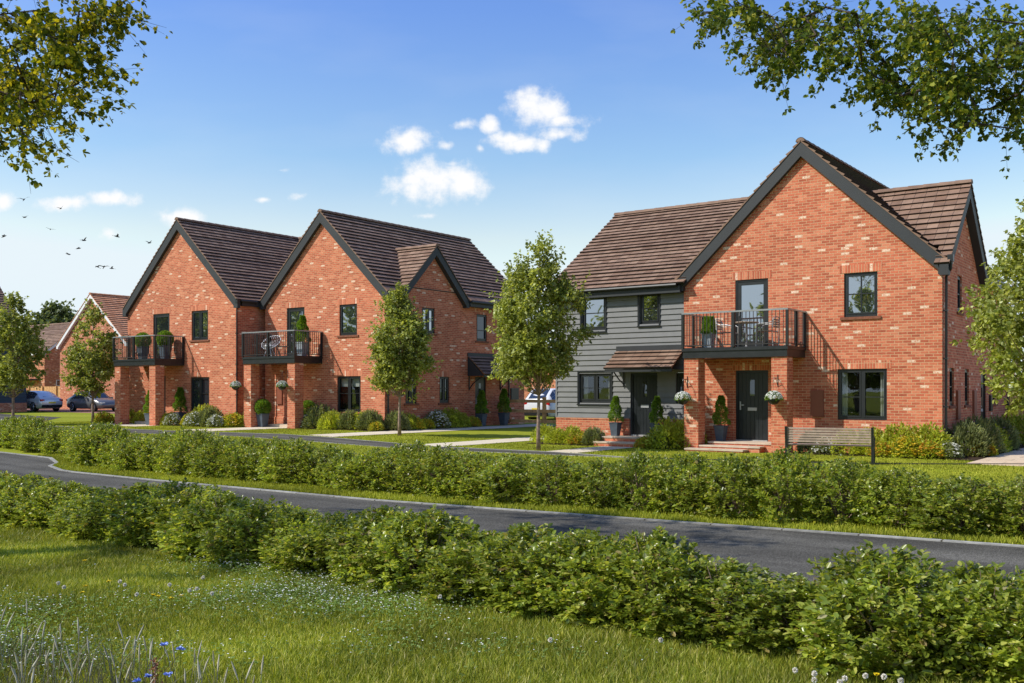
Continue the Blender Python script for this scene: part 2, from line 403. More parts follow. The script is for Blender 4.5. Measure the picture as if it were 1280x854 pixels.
def asphalt_mat():
    m, nt, out = newmat('road_asphalt'); p = principled(nt, out, .92, .06); ge = N(nt, 'ShaderNodeNewGeometry')
    def nz(scale, det=4, vec=None):
        n = N(nt, 'ShaderNodeTexNoise'); n.inputs['Scale'].default_value = scale; n.inputs['Detail'].default_value = det; link(nt, vec or ge.outputs['Position'], n.inputs['Vector']); return n.outputs['Fac']
    mp = N(nt, 'ShaderNodeMapping'); mp.inputs['Scale'].default_value = (.12, 1.4, 1); link(nt, ge.outputs['Position'], mp.inputs[0])
    a = nz(90, 6); b = nz(1.0, 5, mp.outputs[0]); c = nz(.7, 4)
    r = ramp(nt, [(.38, (.054, .050, .042)), (.5, (.090, .084, .071)), (.62, (.165, .155, .132))]); link(nt, a, r.inputs[0])
    mb = N(nt, 'ShaderNodeMapRange'); setin(mb, From_Min=.3, From_Max=.7, To_Min=.62, To_Max=1.38); link(nt, b, mb.inputs['Value'])
    mc = N(nt, 'ShaderNodeMapRange'); setin(mc, From_Min=.35, From_Max=.65, To_Min=.85, To_Max=1.15); link(nt, c, mc.inputs['Value'])
    ml = N(nt, 'ShaderNodeMath', operation='MULTIPLY'); link(nt, mb.outputs[0], ml.inputs[0]); link(nt, mc.outputs[0], ml.inputs[1])
    mu = N(nt, 'ShaderNodeVectorMath', operation='SCALE'); link(nt, r.outputs[0], mu.inputs[0]); link(nt, ml.outputs[0], mu.inputs['Scale']); link(nt, mu.outputs[0], p.inputs['Base Color'])
    bm = N(nt, 'ShaderNodeBump'); bm.inputs['Strength'].default_value = .4; bm.inputs['Distance'].default_value = .01; link(nt, a, bm.inputs['Height']); link(nt, bm.outputs[0], p.inputs['Normal'])
    return m
M['asphalt'] = asphalt_mat()
M['pathslab'] = ground_mat('pale_path', (.56, .47, .34), (.66, .57, .43), (.74, .65, .51), s=2, bump=.1)
M['redpaving'] = ground_mat('red_paving', (.24, .12, .09), (.32, .17, .13), (.38, .21, .17), s=2, bump=.1)
def paving_mat():
    m, nt, out = newmat('flagstones')
    p = principled(nt, out, .8, .25)
    ge = N(nt, 'ShaderNodeNewGeometry')
    bt = N(nt, 'ShaderNodeTexBrick'); link(nt, ge.outputs['Position'], bt.inputs['Vector']); bt.offset = .5
    setin(bt, Scale=1.0, Mortar_Size=.008, Mortar_Smooth=.2, Brick_Width=.9, Row_Height=.6, Color1=(.60, .45, .31, 1), Color2=(.72, .57, .41, 1), Mortar=(.24, .19, .15, 1))
    nz = N(nt, 'ShaderNodeTexNoise'); nz.inputs['Scale'].default_value = 7; nz.inputs['Detail'].default_value = 6; link(nt, ge.outputs['Position'], nz.inputs['Vector'])
    mr = N(nt, 'ShaderNodeMapRange'); setin(mr, From_Min=.3, From_Max=.7, To_Min=.85, To_Max=1.12); link(nt, nz.outputs['Fac'], mr.inputs['Value'])
    mu = N(nt, 'ShaderNodeVectorMath', operation='SCALE'); link(nt, bt.outputs['Color'], mu.inputs[0]); link(nt, mr.outputs[0], mu.inputs['Scale'])
    link(nt, mu.outputs[0], p.inputs['Base Color'])
    return m
M['paving'] = paving_mat()
def car_paint(name, c, metal=.4):
    m, nt, out = newmat(name)
    p = principled(nt, out, .3, .5, metal)
    p.inputs['Base Color'].default_value = (*c, 1); p.inputs['Coat Weight'].default_value = .35; p.inputs['Coat Roughness'].default_value = .04
    return m
M['paint_grey'] = car_paint('dark_grey_paint', (.15, .15, .155))
M['paint_silver'] = car_paint('silver_paint', (.60, .61, .63))
M['paint_white'] = car_paint('white_paint', (.72, .74, .78), 0)
M['tyre'] = flat_mat('tyre', (.015, .015, .016), .8, .2)
M['rim'] = flat_mat('rim', (.45, .45, .46), .3, .5, metal=.8)
M['redlight'] = flat_mat('red_light', (.45, .01, .01), .2, .5)
M['headlight'] = flat_mat('headlight', (.6, .62, .65), .15, .5, metal=.3)
M['plate'] = flat_mat('yellow_plate', (.75, .55, .05), .5, .3, var=.03)

# ------------------------------------------------------------------ ground
def gh(x):
    return 0.0 if x >= -20 else (0.2 if x <= -27 else 0.2 * (-20 - x) / 7.0)
def build_ground():
    xs = sorted(set([-900, -400, -200, -120, -80, -60, -50, -40, -33, -27, -20] + list(np.arange(-18, 8, 1.0)) + [15, 40, 120, 400, 900]))
    ys = sorted(set([-900, -300, -100, -40, -10] + list(np.arange(-4, 46, 1.0)) + [55, 80, 140, 300, 900]))
    V = [(x, y, gh(x)) for y in ys for x in xs]
    nx = len(xs)
    F = [(j * nx + i, j * nx + i + 1, (j + 1) * nx + i + 1, (j + 1) * nx + i) for j in range(len(ys) - 1) for i in range(nx - 1)]
    o = npmesh('ground', V, F, M['ground'])
    o['kind'] = 'structure'
build_ground()

def densify(line):
    """insert points so that the sheet follows the terrain's bends"""
    out = [line[0]]
    for a, b in zip(line[:-1], line[1:]):
        cuts = []
        for xb in (-20, -27):
            if (a[0] - xb) * (b[0] - xb) < 0:
                cuts.append((xb - a[0]) / (b[0] - a[0]))
        for t in sorted(cuts): out.append((a[0] + (b[0] - a[0]) * t, a[1] + (b[1] - a[1]) * t))
        out.append(b)
    return out
def interp(line, x):
    xs = [p[0] for p in line]; ys = [p[1] for p in line]
    return float(np.interp(x, xs, ys))
def xband(name, near, far, off, mat, th=0.0, kind='structure'):
    """sheet running along x between two y(x) polylines (x ascending)"""
    xs = sorted(set([p[0] for p in near] + [p[0] for p in far] + [x for x in (-20, -27) if near[0][0] < x < near[-1][0]]))
    mb = MB()
    for x0, x1 in zip(xs[:-1], xs[1:]):
        pts = [(x0, interp(near, x0), gh(x0) + off), (x1, interp(near, x1), gh(x1) + off), (x1, interp(far, x1), gh(x1) + off), (x0, interp(far, x0), gh(x0) + off)]
        mb.quad(pts)
        if th:
            for i in range(4):
                a, b = pts[i], pts[(i + 1) % 4]
                if i in (1, 3) and not ((i == 1 and x1 == xs[-1]) or (i == 3 and x0 == xs[0])): continue
                mb.quad([a, b, (b[0], b[1], b[2] - th), (a[0], a[1], a[2] - th)])
    o = mb.build(name, mat, fixnormals=False)
    for p in o.data.polygons:
        pass
    if kind: o['kind'] = kind
    return o
# road in front (runs along x), widening at its left end
road_near = [(-160, 7.9), (-30, 7.6), (-17, 7.4), (-4, 7.5), (12, 8.3), (120, 12.0)]
road_far = [(-160, 12.6), (-26, 12.6), (-23.3, 12.75), (-22.0, 12.2), (-21.5, 11.75), (-20.5, 11.45), (-17, 11.32), (-11, 11.32), (-5.7, 11.82), (-2, 12.2), (12, 13.4), (120, 17)]
xband('road', road_near, road_far, .006, M['asphalt'])
xband('kerb', [(x, y) for x, y in road_far], [(x, y + .09) for x, y in road_far], .022, M['kerb'], th=.03)
xband('kerb', [(x, y - .09) for x, y in road_near], [(x, y) for x, y in road_near], .022, M['kerb'], th=.03)
# narrow asphalt footpath in front of the houses
fp_near = [(-60, 20.6), (-40, 20.6), (-33, 20.6), (-24, 21.75), (-16.2, 22.2), (-12.7, 22.42)]
fp_far = [(-60, 22.8), (-40, 22.7), (-33, 22.7), (-25, 23.45), (-15.6, 23.25), (-12.7, 22.5)]
xband('footpath', fp_near, fp_far, .006, M['asphalt'])
xband('path_edging', [(x, y) for x, y in fp_far], [(x, y + .06) for x, y in fp_far], .014, M['kerb'], th=.02)
xband('path_edging', [(x, y - .06) for x, y in fp_near], [(x, y) for x, y in fp_near], .014, M['kerb'], th=.02)
xband('lawn_edging', [(-12.69, 22.40), (-8.8, 23.3), (-6.96, 23.86), (-4.04, 25.84), (0, 28.0)], [(-12.69, 22.46), (-8.8, 23.35), (-6.96, 23.91), (-4.04, 25.89), (0, 28.05)], .03, M['trim'], th=.03)
# side road and red driveway at the far left
xband('side_road', [(-75, 24.0), (-62, 24.0), (-47, 22.9), (-43.5, 22.75)], [(-75, 33.0), (-66, 32.6), (-54, 30.3), (-43.6, 22.82)], .010, M['asphalt'])
xband('driveway', [(-92, 40.0), (-70, 37.6), (-58, 37.3), (-45, 37.3)], [(-92, 46.0), (-70, 44.2), (-58, 44.2), (-45, 44.2)], .010, M['redpaving'])
# pale paths from the footpath to the doors
def ypath(x0, x1, y0, y1, name='path', mat='pathslab', off=.012):
    mb = MB()
    cuts = [x0] + [c for c in (-27, -20) if x0 < c < x1] + [x1]
    for a, b in zip(cuts[:-1], cuts[1:]):
        mb.quad([(a, y0, gh(a) + off), (b, y0, gh(b) + off), (b, y1, gh(b) + off), (a, y1, gh(a) + off)])
        mb.quad([(a, y0, gh(a) + off), (b, y0, gh(b) + off), (b, y0, gh(b)), (a, y0, gh(a))])
    o = mb.build(name, M[mat], fixnormals=False); o['kind'] = 'structure'
ypath(-41.9, -37.9, 24.6, 27.09)
ypath(-33.2, -31.2, 23.45, 28.29)
ypath(-26.25, -25.0, 23.75, 37.6)
ypath(-20.9, -19.7, 23.5, 38.0)
ypath(-15.9, -14.8, 23.3, 26.6)
ypath(-5.2, 6.0, 25.3, 48.0, 'paving', 'paving', .014)
ypath(-24.9, -18.6, 43.0, 60.0, 'parking', 'redpaving', .008)

# ------------------------------------------------------------------ building kit
class Fr:
    """wall frame: horizontal axis U, outward normal N"""
    def __init__(s, O, U, Nn): s.O = Vector(O); s.U = Vector(U); s.N = Vector(Nn)
    def p(s, a, z, d=0): 
        q = s.O + s.U * a + s.N * d
        return Vector((q.x, q.y, z))
    def box(s, mb, a0, a1, z0, z1, d0, d1):
        mb.hexa([s.p(a0, z0, d0), s.p(a1, z0, d0), s.p(a1, z0, d1), s.p(a0, z0, d1), s.p(a0, z1, d0), s.p(a1, z1, d0), s.p(a1, z1, d1), s.p(a0, z1, d1)])
def front(y): return Fr((0, y, 0), (1, 0, 0), (0, -1, 0))
def side(x): return Fr((x, 0, 0), (0, 1, 0), (1, 0, 0))
def sideL(x): return Fr((x, 0, 0), (0, 1, 0), (-1, 0, 0))

def wall_poly(mb, fr, outline, holes=(), reveal=.11):
    loops = [[fr.p(a, z) for a, z in outline]]
    for (a0, a1, z0, z1) in holes:
        loops.append([fr.p(a0, z0), fr.p(a0, z1), fr.p(a1, z1), fr.p(a1, z0)])
    tri = tessellate_polygon(loops)
    n = len(mb.v)
    allp = [p for l in loops for p in l]
    mb.v.extend([tuple(p) for p in allp])
    for t in tri:
        a, b, c = [allp[i] for i in t]
        nn = (b - a).cross(c - a)
        if nn.dot(fr.N) < 0: t = t[::-1]
        mb.f.append(tuple(n + i for i in t)); mb.uv.append([(0, 0)] * 3)
    for (a0, a1, z0, z1) in holes:
        c = [(a0, z0), (a1, z0), (a1, z1), (a0, z1)]
        for i in range(4):
            p, q = c[i], c[(i + 1) % 4]
            mb.quad([fr.p(*p), fr.p(*q), fr.p(*q, -reveal), fr.p(*p, -reveal)])

def window(house, fr, a0, a1, z0, z1, lights=1, bar=None, glass='glass_up', lintel=True, sill=True, curtain=None, frame='frame', cross=False, extend=.12):
    """bar: fraction of height of a horizontal glazing bar"""
    fm = MB(); t = .055
    d0, d1 = -.10, -.045
    fr.box(fm, a0 + .004, a1 - .004, z0 + .004, z0 + t + .02, d0, d1); fr.box(fm, a0 + .004, a1 - .004, z1 - t, z1 - .004, d0, d1)
    fr.box(fm, a0 + .004, a0 + t, z0 + t + .02, z1 - t, d0, d1); fr.box(fm, a1 - t, a1 - .004, z0 + t + .02, z1 - t, d0, d1)
    w = (a1 - a0) / lights
    for k in range(lights):
        b0, b1 = a0 + k * w, a0 + (k + 1) * w
        if k: fr.box(fm, b0 - .035, b0 + .035, z0 + t + .02, z1 - t, d0, d1 - .002)
        e0 = b0 + (t if k == 0 else .035); e1 = b1 - (t if k == lights - 1 else .035)
        s = .042
        # opening sash, set slightly proud
        fr.box(fm, e0 + .002, e1 - .002, z0 + t + .022, z0 + t + .02 + s, d0 + .002, d1 + .012); fr.box(fm, e0 + .002, e1 - .002, z1 - t - s, z1 - t - .002, d0 + .002, d1 + .012)
        fr.box(fm, e0 + .002, e0 + s, z0 + t + .02 + s, z1 - t - s, d0 + .002, d1 + .012); fr.box(fm, e1 - s, e1 - .002, z0 + t + .02 + s, z1 - t - s, d0 + .002, d1 + .012)
        if bar:
            zb = z0 + (z1 - z0) * bar
            fr.box(fm, e0 + s, e1 - s, zb - .014, zb + .014, -.085, d1 + .006)
        if cross:
            am = (e0 + e1) / 2
            fr.box(fm, am - .013, am + .013, z0 + t + .02 + s, z1 - t - s, -.084, d1 + .004)
    o = fm.build('window', M[frame], house)
    pm = MB()
    pm.quad([fr.p(a0 + .03, z0 + .03, -.075), fr.p(a1 - .03, z0 + .03, -.075), fr.p(a1 - .03, z1 - .03, -.075), fr.p(a0 + .03, z1 - .03, -.075)])
    pm.build('pane', M[glass], o)
    if curtain:
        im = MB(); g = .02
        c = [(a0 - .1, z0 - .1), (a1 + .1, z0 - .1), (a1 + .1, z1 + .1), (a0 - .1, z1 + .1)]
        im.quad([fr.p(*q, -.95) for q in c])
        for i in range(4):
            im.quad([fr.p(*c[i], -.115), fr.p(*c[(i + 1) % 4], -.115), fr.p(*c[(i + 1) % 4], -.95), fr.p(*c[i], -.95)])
        im.build('room', M['interior'], o)  # shallow box, its darkness painted on rather than lit
        cm = MB()
        if curtain == 'sides':
            for (c0, c1) in ((a0 + .03, a0 + .03 + .2), (a1 - .23, a1 - .03)):
                cm = MB(); n = 14
                for i in range(n):
                    u0 = c0 + (c1 - c0) * i / n; u1 = c0 + (c1 - c0) * (i + 1) / n
                    dd0 = -.2 - .03 * math.sin(i * 1.7); dd1 = -.2 - .03 * math.sin((i + 1) * 1.7)
                    cm.quad([fr.p(u0, z0 - .05, dd0), fr.p(u1, z0 - .05, dd1), fr.p(u1, z1 + .05, dd1), fr.p(u0, z1 + .05, dd0)])
                cm.build('curtain', M['curtain'], o)
        else:
            fr.box(cm, a0 + .04, a1 - .04, z1 - .42, z1 + .02, -.20, -.19)
            cm.build('blind', M['curtain'], o)
    if lintel:
        lm = MB(); fr.box(lm, a0 - extend, a1 + extend, z1 + .002, z1 + .226, -.02, .006)
        lm.build('lintel', M['soldier'], o)
    if sill:
        sm = MB(); fr.box(sm, a0 - .10, a1 + .10, z0 - .075, z0 - .002, -.05, .045)
        sm.build('sill', M['cap'] if frame == 'frame' else M['white_trim'], o)
    return o

JR = random.Random(2)
def slope(mb, p0, U, V, L, W, gauge=.27, lift=.06, rng=None, ridge_lift=0.0):
    """tiled slope: p0 eave corner, U unit along the eave, V unit up the slope; rows of tiles lapped over each other"""
    p0, U, V = Vector(p0), Vector(U).normalized(), Vector(V).normalized()
    Nn = U.cross(V)
    if Nn.z < 0: Nn = -Nn
    n = max(1, round(W / gauge)); g = W / n; base_lift = lift
    for i in range(n):
        a0, a1 = (0, L) if rng is None else rng((i + .5) * g, i * g)
        if a1 - a0 < .02: continue
        lift = base_lift * JR.uniform(.82, 1.18)
        b = p0 + V * (i * g + JR.uniform(-.006, .006)); t = p0 + V * ((i + 1) * g + .02)
        q = [b + U * a0 + Nn * lift, b + U * a1 + Nn * lift, t + U * a1 + Nn * .004, t + U * a0 + Nn * .004]
        mb.quad(q, [(a0 + .15 * (i % 2), i + .02), (a1 + .15 * (i % 2), i + .02), (a1 + .15 * (i % 2), i + .98), (a0 + .15 * (i % 2), i + .98)])
        lip = [b + U * a0 + Nn * (-.004), b + U * a1 + Nn * (-.004), b + U * a1 + Nn * lift, b + U * a0 + Nn * lift]
        mb.quad(lip, [(a0, i), (a1, i), (a1, i), (a0, i)])  # lip mapped onto the dark joint colour: shadow gap painted under each course
        for a in (a0, a1):
            mb.quad([b + U * a + Nn * (-.004), b + U * a + Nn * lift, t + U * a + Nn * .004, t + U * a + Nn * (-.008)], [(0, .5)] * 4)

def ridge_tiles(mb, a, b, r=.11, seg=.42):
    a, b = Vector(a), Vector(b); d = (b - a); L = d.length; d.normalize()
    sd = d.cross(Vector((0, 0, 1))).normalized()
    n = max(1, round(L / seg))
    for i in range(n):
        p, q = a + d * (L * i / n), a + d * (L * (i + 1) / n + .01)
        for j in range(6):
            t0, t1 = PI * j / 6, PI * (j + 1) / 6
            rr0 = r + .012; rr1 = r
            def P(c, t, rr): return c + sd * math.cos(t) * rr * 1.15 + Vector((0, 0, 1)) * (math.sin(t) * rr - .06)
            mb.quad([P(p, t0, rr0), P(p, t1, rr0), P(q, t1, rr1), P(q, t0, rr1)], [(i * .3 + .05, .2), (i * .3 + .25, .2), (i * .3 + .25, .8), (i * .3 + .05, .8)])
    for c in (a, b):
        mb.quad([c + sd * math.cos(PI * j / 6) * r * 1.15 + Vector((0, 0, 1)) * (math.sin(PI * j / 6) * r - .06) for j in range(7)], [(0.1, .5)] * 7)

def barge(mb, fr, am, hw, zr, sl, d0, d1, w=.34, foot=.30, box=.26, sides=(1, -1)):
    """inverted V bargeboard; am apex position, hw half width, zr apex height, sl slope"""
    for s in sides:
        ze = zr - sl * hw
        poly = [(am, zr), (am + s * hw, ze), (am + s * hw, ze - foot), (am + s * (hw - box), ze - foot)]
        vt = w * math.sqrt(1 + sl * sl)
        # inner edge line: z = zr - vt - sl*|a-am|
        x_in = hw - box
        poly.append((am + s * x_in, min(zr - vt - sl * x_in, ze - foot + .12)))
        poly.append((am, zr - vt))
        mb.prism([fr.p(a, z, d0) for a, z in poly], fr.p(0, 0, d0), fr.p(0, 0, d1))

def plinth(mb, fr, a0, a1, z0, z1, skips=()):
    segs = [(a0, a1)]
    for (s0, s1) in skips:
        new = []
        for (p, q) in segs:
            if s1 <= p or s0 >= q: new.append((p, q)); continue
            if s0 > p: new.append((p, s0))
            if s1 < q: new.append((s1, q))
        segs = new
    for p, q in segs:
        mb.hexa([fr.p(p, z0, 0), fr.p(q, z0, 0), fr.p(q, z0, .025), fr.p(p, z0, .025), fr.p(p, z1, 0), fr.p(q, z1, 0), fr.p(q, z1 - .03, .025), fr.p(p, z1 - .03, .025)])

def downpipe(house, pts, r=.035):
    mb = MB(); mb.tube(pts, r, 8)
    p = Vector(pts[0]); 
    mb.box(p.x - .07, p.x + .07, p.y - .07, p.y + .07, p.z - .02, p.z + .16)
    q = Vector(pts[-1])
    for k in range(1, 4):
        z = q.z + (p.z - q.z) * k / 4
        mb.box(q.x - .05, q.x + .05, q.y - .05, q.y + .05, z - .02, z + .02)
    return mb.build('downpipe', M['frame'], house)

def door(house, fr, a0, a1, z0, z1, style='solid', handle='left'):
    fm = MB(); t = .06
    fr.box(fm, a0 + .003, a0 + t, z0, z1 - .003, -.10, -.03); fr.box(fm, a1 - t, a1 - .003, z0, z1 - .003, -.10, -.03); fr.box(fm, a0 + t, a1 - t, z1 - t, z1 - .003, -.10, -.03)
    if style == 'glazed':
        s = .1
        fr.box(fm, a0 + t + .002, a0 + t + s, z0 + .02, z1 - t - .002, -.09, -.045); fr.box(fm, a1 - t - s, a1 - t - .002, z0 + .02, z1 - t - .002, -.09, -.045)
        fr.box(fm, a0 + t + s, a1 - t - s, z0 + .02, z0 + .2, -.09, -.045); fr.box(fm, a0 + t + s, a1 - t - s, z1 - t - s, z1 - t - .002, -.09, -.045)
        o = fm.build('door', M['frame'], house)
        pm = MB(); pm.quad([fr.p(a0 + t + s - .01, z0 + .19, -.07), fr.p(a1 - t - s + .01, z0 + .19, -.07), fr.p(a1 - t - s + .01, z1 - t - s + .01, -.07), fr.p(a0 + t + s - .01, z1 - t - s + .01, -.07)])
        pm.build('pane', M['glass_up'], o)
        hb = MB(); fr.box(hb, a0 + t + .04, a0 + t + .06, z0 + .95, z0 + 1.1, -.045, -.02); hb.build('handle', M['steel'], o)
    else:
        # vertical boards
        n = 7; w = (a1 - a0 - 2 * t) / n
        for k in range(n):
            fr.box(fm, a0 + t + k * w + .005, a0 + t + (k + 1) * w - .005, z0 + .03, z1 - t - .004, -.085, -.06)
        fr.box(fm, a0 + t, a1 - t, z0 + .02, z1 - t - .003, -.095, -.068)
        o = fm.build('door', M['door'], house)
        am = (a0 + a1) / 2
        gm = MB(); fr.box(gm, am - .07, am + .07, z1 - .75, z1 - .28, -.062, -.052); gm.build('pane', M['glass_dn'], o)
        lm = MB(); fr.box(lm, am - .14, am + .14, z0 + .88, z0 + .97, -.062, -.045); lm.build('letter_plate', M['steel'], o)
        hb = MB(); ah = a0 + .13 if handle == 'left' else a1 - .13
        fr.box(hb, ah - .02, ah + .02, z0 + .9, z0 + 1.15, -.062, -.05)
        fr.box(hb, min(ah, ah + (.12 if handle == 'left' else -.12)), max(ah, ah + (.12 if handle == 'left' else -.12)), z0 + 1.03, z0 + 1.055, -.05, -.02)
        hb.build('handle', M['steel'], o)
        tm = MB(); fr.box(tm, a0 + .02, a1 - .02, z0 - .02, z0 + .018, -.10, .02); tm.build('threshold', M['steel'], o)
    lm = MB(); fr.box(lm, a0 - .1, a1 + .1, z1 + .002, z1 + .226, -.02, .006); lm.build('lintel', M['soldier'], o)
    return o

def balcony(house, yw, x0, x1, depth, zf, gz, bal=.105):
    """zf finished floor height; gz ground height; front at yw-depth"""
    y0 = yw - depth
    b = MB(); b.box(x0, x1, y0, yw - .003, zf - .30, zf)
    b.box(x0 - .03, x1 + .03, y0 - .03, yw - .003, zf - .10, zf - .03)
    o = b.build('balcony', M['frame'], house)
    r = MB(); zt = zf + 1.0
    def rail(p, q): r.box(min(p[0], q[0]) - .03, max(p[0], q[0]) + .03, min(p[1], q[1]) - .03, max(p[1], q[1]) + .03, zt - .02, zt + .025)
    rail((x0, y0), (x1, y0)); 
    r.box(x0 - .03, x0 + .03, y0 + .032, yw - .01, zt - .02, zt + .025); r.box(x1 - .03, x1 + .03, y0 + .032, yw - .01, zt - .02, zt + .025)
    r.build('top_rail', M['rail'], o)
    k = MB(); 
    n = int((x1 - x0) / bal)
    for i in range(1, n):
        x = x0 + (x1 - x0) * i / n
        k.box(x - .008, x + .008, y0 - .008, y0 + .008, zf + .08, zt - .022)
    m = int(depth / bal)
    for i in range(1, m):
        y = y0 + (yw - y0) * i / m
        for x in (x0, x1): k.box(x - .008, x + .008, y - .008, y + .008, zf + .08, zt - .022)
    k.box(x0 + .035, x1 - .035, y0 - .015, y0 + .015, zf + .05, zf + .08)
    for x in (x0, x1): k.box(x - .014, x + .014, y0 + .035, yw - .01, zf + .05, zf + .08)
    k.build('balusters', M['railbrown'], o)
    for (x, y) in ((x0, y0), (x1, y0), ((x0 + x1) / 2, y0), (x0, (y0 + yw) / 2), (x1, (y0 + yw) / 2), (x0, yw - .05), (x1, yw - .05)):
        q = MB(); h = .035
        q.box(x - h, x + h, y - h, y + h, zf + .001, zt - .021); q.build('post', M['frame'], o)
    for x in (x0 + .02, x1 - .47):
        p = MB(); p.box(x, x + .45, y0 + .04, y0 + .49, gz - .1, zf - .302); p.build('pillar', M['brick'], house)
    return o

def bracket_light(house, fr, a, z):
    pass

def meter_box(house, fr, a0, a1, z0, z1, mat='meter'):
    mb = MB(); fr.box(mb, a0, a1, z0, z1, 0, .05); fr.box(mb, a0 + .02, a1 - .02, z0 + .02, z1 - .02, .05, .058)
    return mb.build('meter_box', M[mat], house)

# ------------------------------------------------------------------ right-hand pair
YR = 27.68
R_ = thing('brick_house', 'red brick gabled house with a balcony on two pillars, joined to the grey boarded house', 'house', (-10, 27.68, 0))
def build_right_house():
    f = front(YR); s = side(-6.25)
    zr = 8.83; sl = .945; x0, x1, xm = -13.72, -6.25, -10.0
    def g(hw): return zr - .12 - sl * hw
    H = []
    gw = (-9.0, -7.66, .93, 2.34); uw = (-8.82, -7.91, 3.78, 5.0); bd = (-12.04, -11.02, 3.0, 5.02); fd = (-12.03, -11.02, .27, 2.34)
    mb = MB()
    wall_poly(mb, f, [(x0, -.2), (x0, g(xm - x0)), (xm, g(0)), (x1, g(x1 - xm)), (x1, -.2)], [gw, uw, bd, fd])
    S1 = (28.5, 29.02, 1.33, 2.36); S2 = (30.36, 30.9, 1.33, 2.36); S3 = (29.44, 29.98, 3.93, 4.95); SD = (32.55, 33.35, .22, 2.3); S4 = (34.3, 34.9, 1.33, 2.36)
    wall_poly(mb, s, [(YR, -.2), (YR, 5.15), (30.05, 7.42), (32.45, 5.15), (36.7, 5.15), (36.7, -.2)], [S1, S2, S3, SD, S4])
    # left flank (above the wing roof) and back
    mb.quad([(x0, YR, -.2), (x0, 36.7, -.2), (x0, 36.7, 5.2), (x0, YR, 5.2)])
    wall_poly(mb, Fr((0, 36.7, 0), (1, 0, 0), (0, 1, 0)), [(x0, -.2), (x0, 5.2), (xm, zr - .12), (x1, 5.2), (x1, -.2)])
    mb.build('wall', M['brick'], R_)
    pm = MB(); plinth(pm, f, x0 + .5, x1 + .024, -.2, .70, [(fd[0] - .12, fd[1] + .12)]); plinth(pm, s, YR - .02, 36.7, -.2, .70, [(SD[0] - .05, SD[1] + .05)])
    pm.build('plinth', M['brick'], R_)
    window(R_, f, *gw, lights=2, bar=.45, glass='glass_see', curtain='sides', sill=False)
    window(R_, f, *uw, lights=1, bar=.52, cross=True)
    door(R_, f, *bd, style='glazed'); door(R_, f, *fd)
    for q, gl in ((S1, 'glass_dn'), (S2, 'glass_dn'), (S3, 'glass_up'), (S4, 'glass_dn')): window(R_, s, *q, glass=gl, bar=.5)
    door(R_, s, *SD)
    # roofs
    t = MB(); c = 1 / math.hypot(1, sl); vs = sl * c
    hw = 3.92
    yf = YR - .17; yb = 36.85
    # right slope: over the side gable it stops at the wall line, elsewhere it overhangs
    def rngR(sv, sb):
        return (0, yb - yf)
    # left slope
    slope(t, (xm - hw, yf, zr - sl * hw), (0, 1, 0), (c, 0, vs), yb - yf, hw / c)
    h2 = 3.62
    slope(t, (xm + h2, yf, zr - sl * h2), (0, 1, 0), (-c, 0, vs), yb - yf, h2 / c)
    slope(t, (xm + hw, 32.75, zr - sl * hw), (0, 1, 0), (-c, 0, vs), yb - 32.75, (hw - h2) / c, gauge=.4)
    slope(t, (xm + hw, yf, zr - sl * hw), (0, 1, 0), (-c, 0, vs), .25, (hw - h2) / c, gauge=.4)
    ridge_tiles(t, (xm, yf, zr + .05), (xm, yb, zr + .05))
    # side cross gable roof, ridge along x
    sl2 = .955; c2 = 1 / math.hypot(1, sl2); v2 = sl2 * c2; h = 2.66; ym = 30.03; zr2 = 7.58
    slope(t, (-9.4, ym - h, zr2 - sl2 * h), (1, 0, 0), (0, c2, v2), 3.4, h / c2, rng=lambda sv, sb: (0 if ym - h + sb * c2 > YR + .12 else 3.02, 3.4))
    slope(t, (-9.4, ym + h, zr2 - sl2 * h), (1, 0, 0), (0, -c2, v2), 3.4, h / c2)
    ridge_tiles(t, (-9.4, ym, zr2 + .05), (-6.0, ym, zr2 + .05))
    t.build('roof', M['tile'], R_)
    b = MB(); barge(b, f, xm, hw + .02, zr - .01, sl, .0015, .15, w=.30)
    barge(b, s, ym, h + .02, zr2 - .01, sl2, .0015, .22, w=.30, foot=.26, box=.2)
    b.build('bargeboard', M['trim'], R_)
    gt = MB(); gt.box(-6.24, -6.0, 32.75, 36.85, 4.92, 5.12); gt.tube([(-6.02, 32.75, 5.14), (-6.02, 36.85, 5.14)], .055, 8)
    gt.build('gutter', M['frame'], R_)
    downpipe(R_, [(-6.0, 27.50, 5.12), (-6.0, 27.52, 4.92), (-6.17, 27.78, 4.75), (-6.18, 27.78, .05)])
    downpipe(R_, [(-6.05, 36.5, 5.0), (-6.18, 36.5, 4.8), (-6.18, 36.5, .05)])
    balcony(R_, YR, -13.06, -9.92, 1.4, 2.98, 0)
    meter_box(R_, f, -9.75, -9.38, 1.0, 1.75)
    meter_box(R_, s, 29.25, 29.6, .95, 1.75); meter_box(R_, s, 31.35, 31.75, .95, 1.75)
    meter_box(R_, s, 33.75, 34.1, 1.1, 1.6, 'frame')
    # steps
    for (a0, a1, y0, z1) in ((-12.45, -10.42, 26.72, .26), (-12.65, -10.75, 26.36, .17), (-12.85, -11.1, 26.0, .085)):
        sm = MB(); sm.box(a0, a1, y0, YR - .03 if z1 > .2 else y0 + .36, -.05, z1 - .045)
        st = sm.build('step', M['brick'], R_)
        cm = MB(); cm.box(a0 - .02, a1 + .02, y0 - .02, YR - .03 if z1 > .2 else y0 + .36, z1 - .045, z1); cm.build('tread', M['slab'], st)
build_right_house()

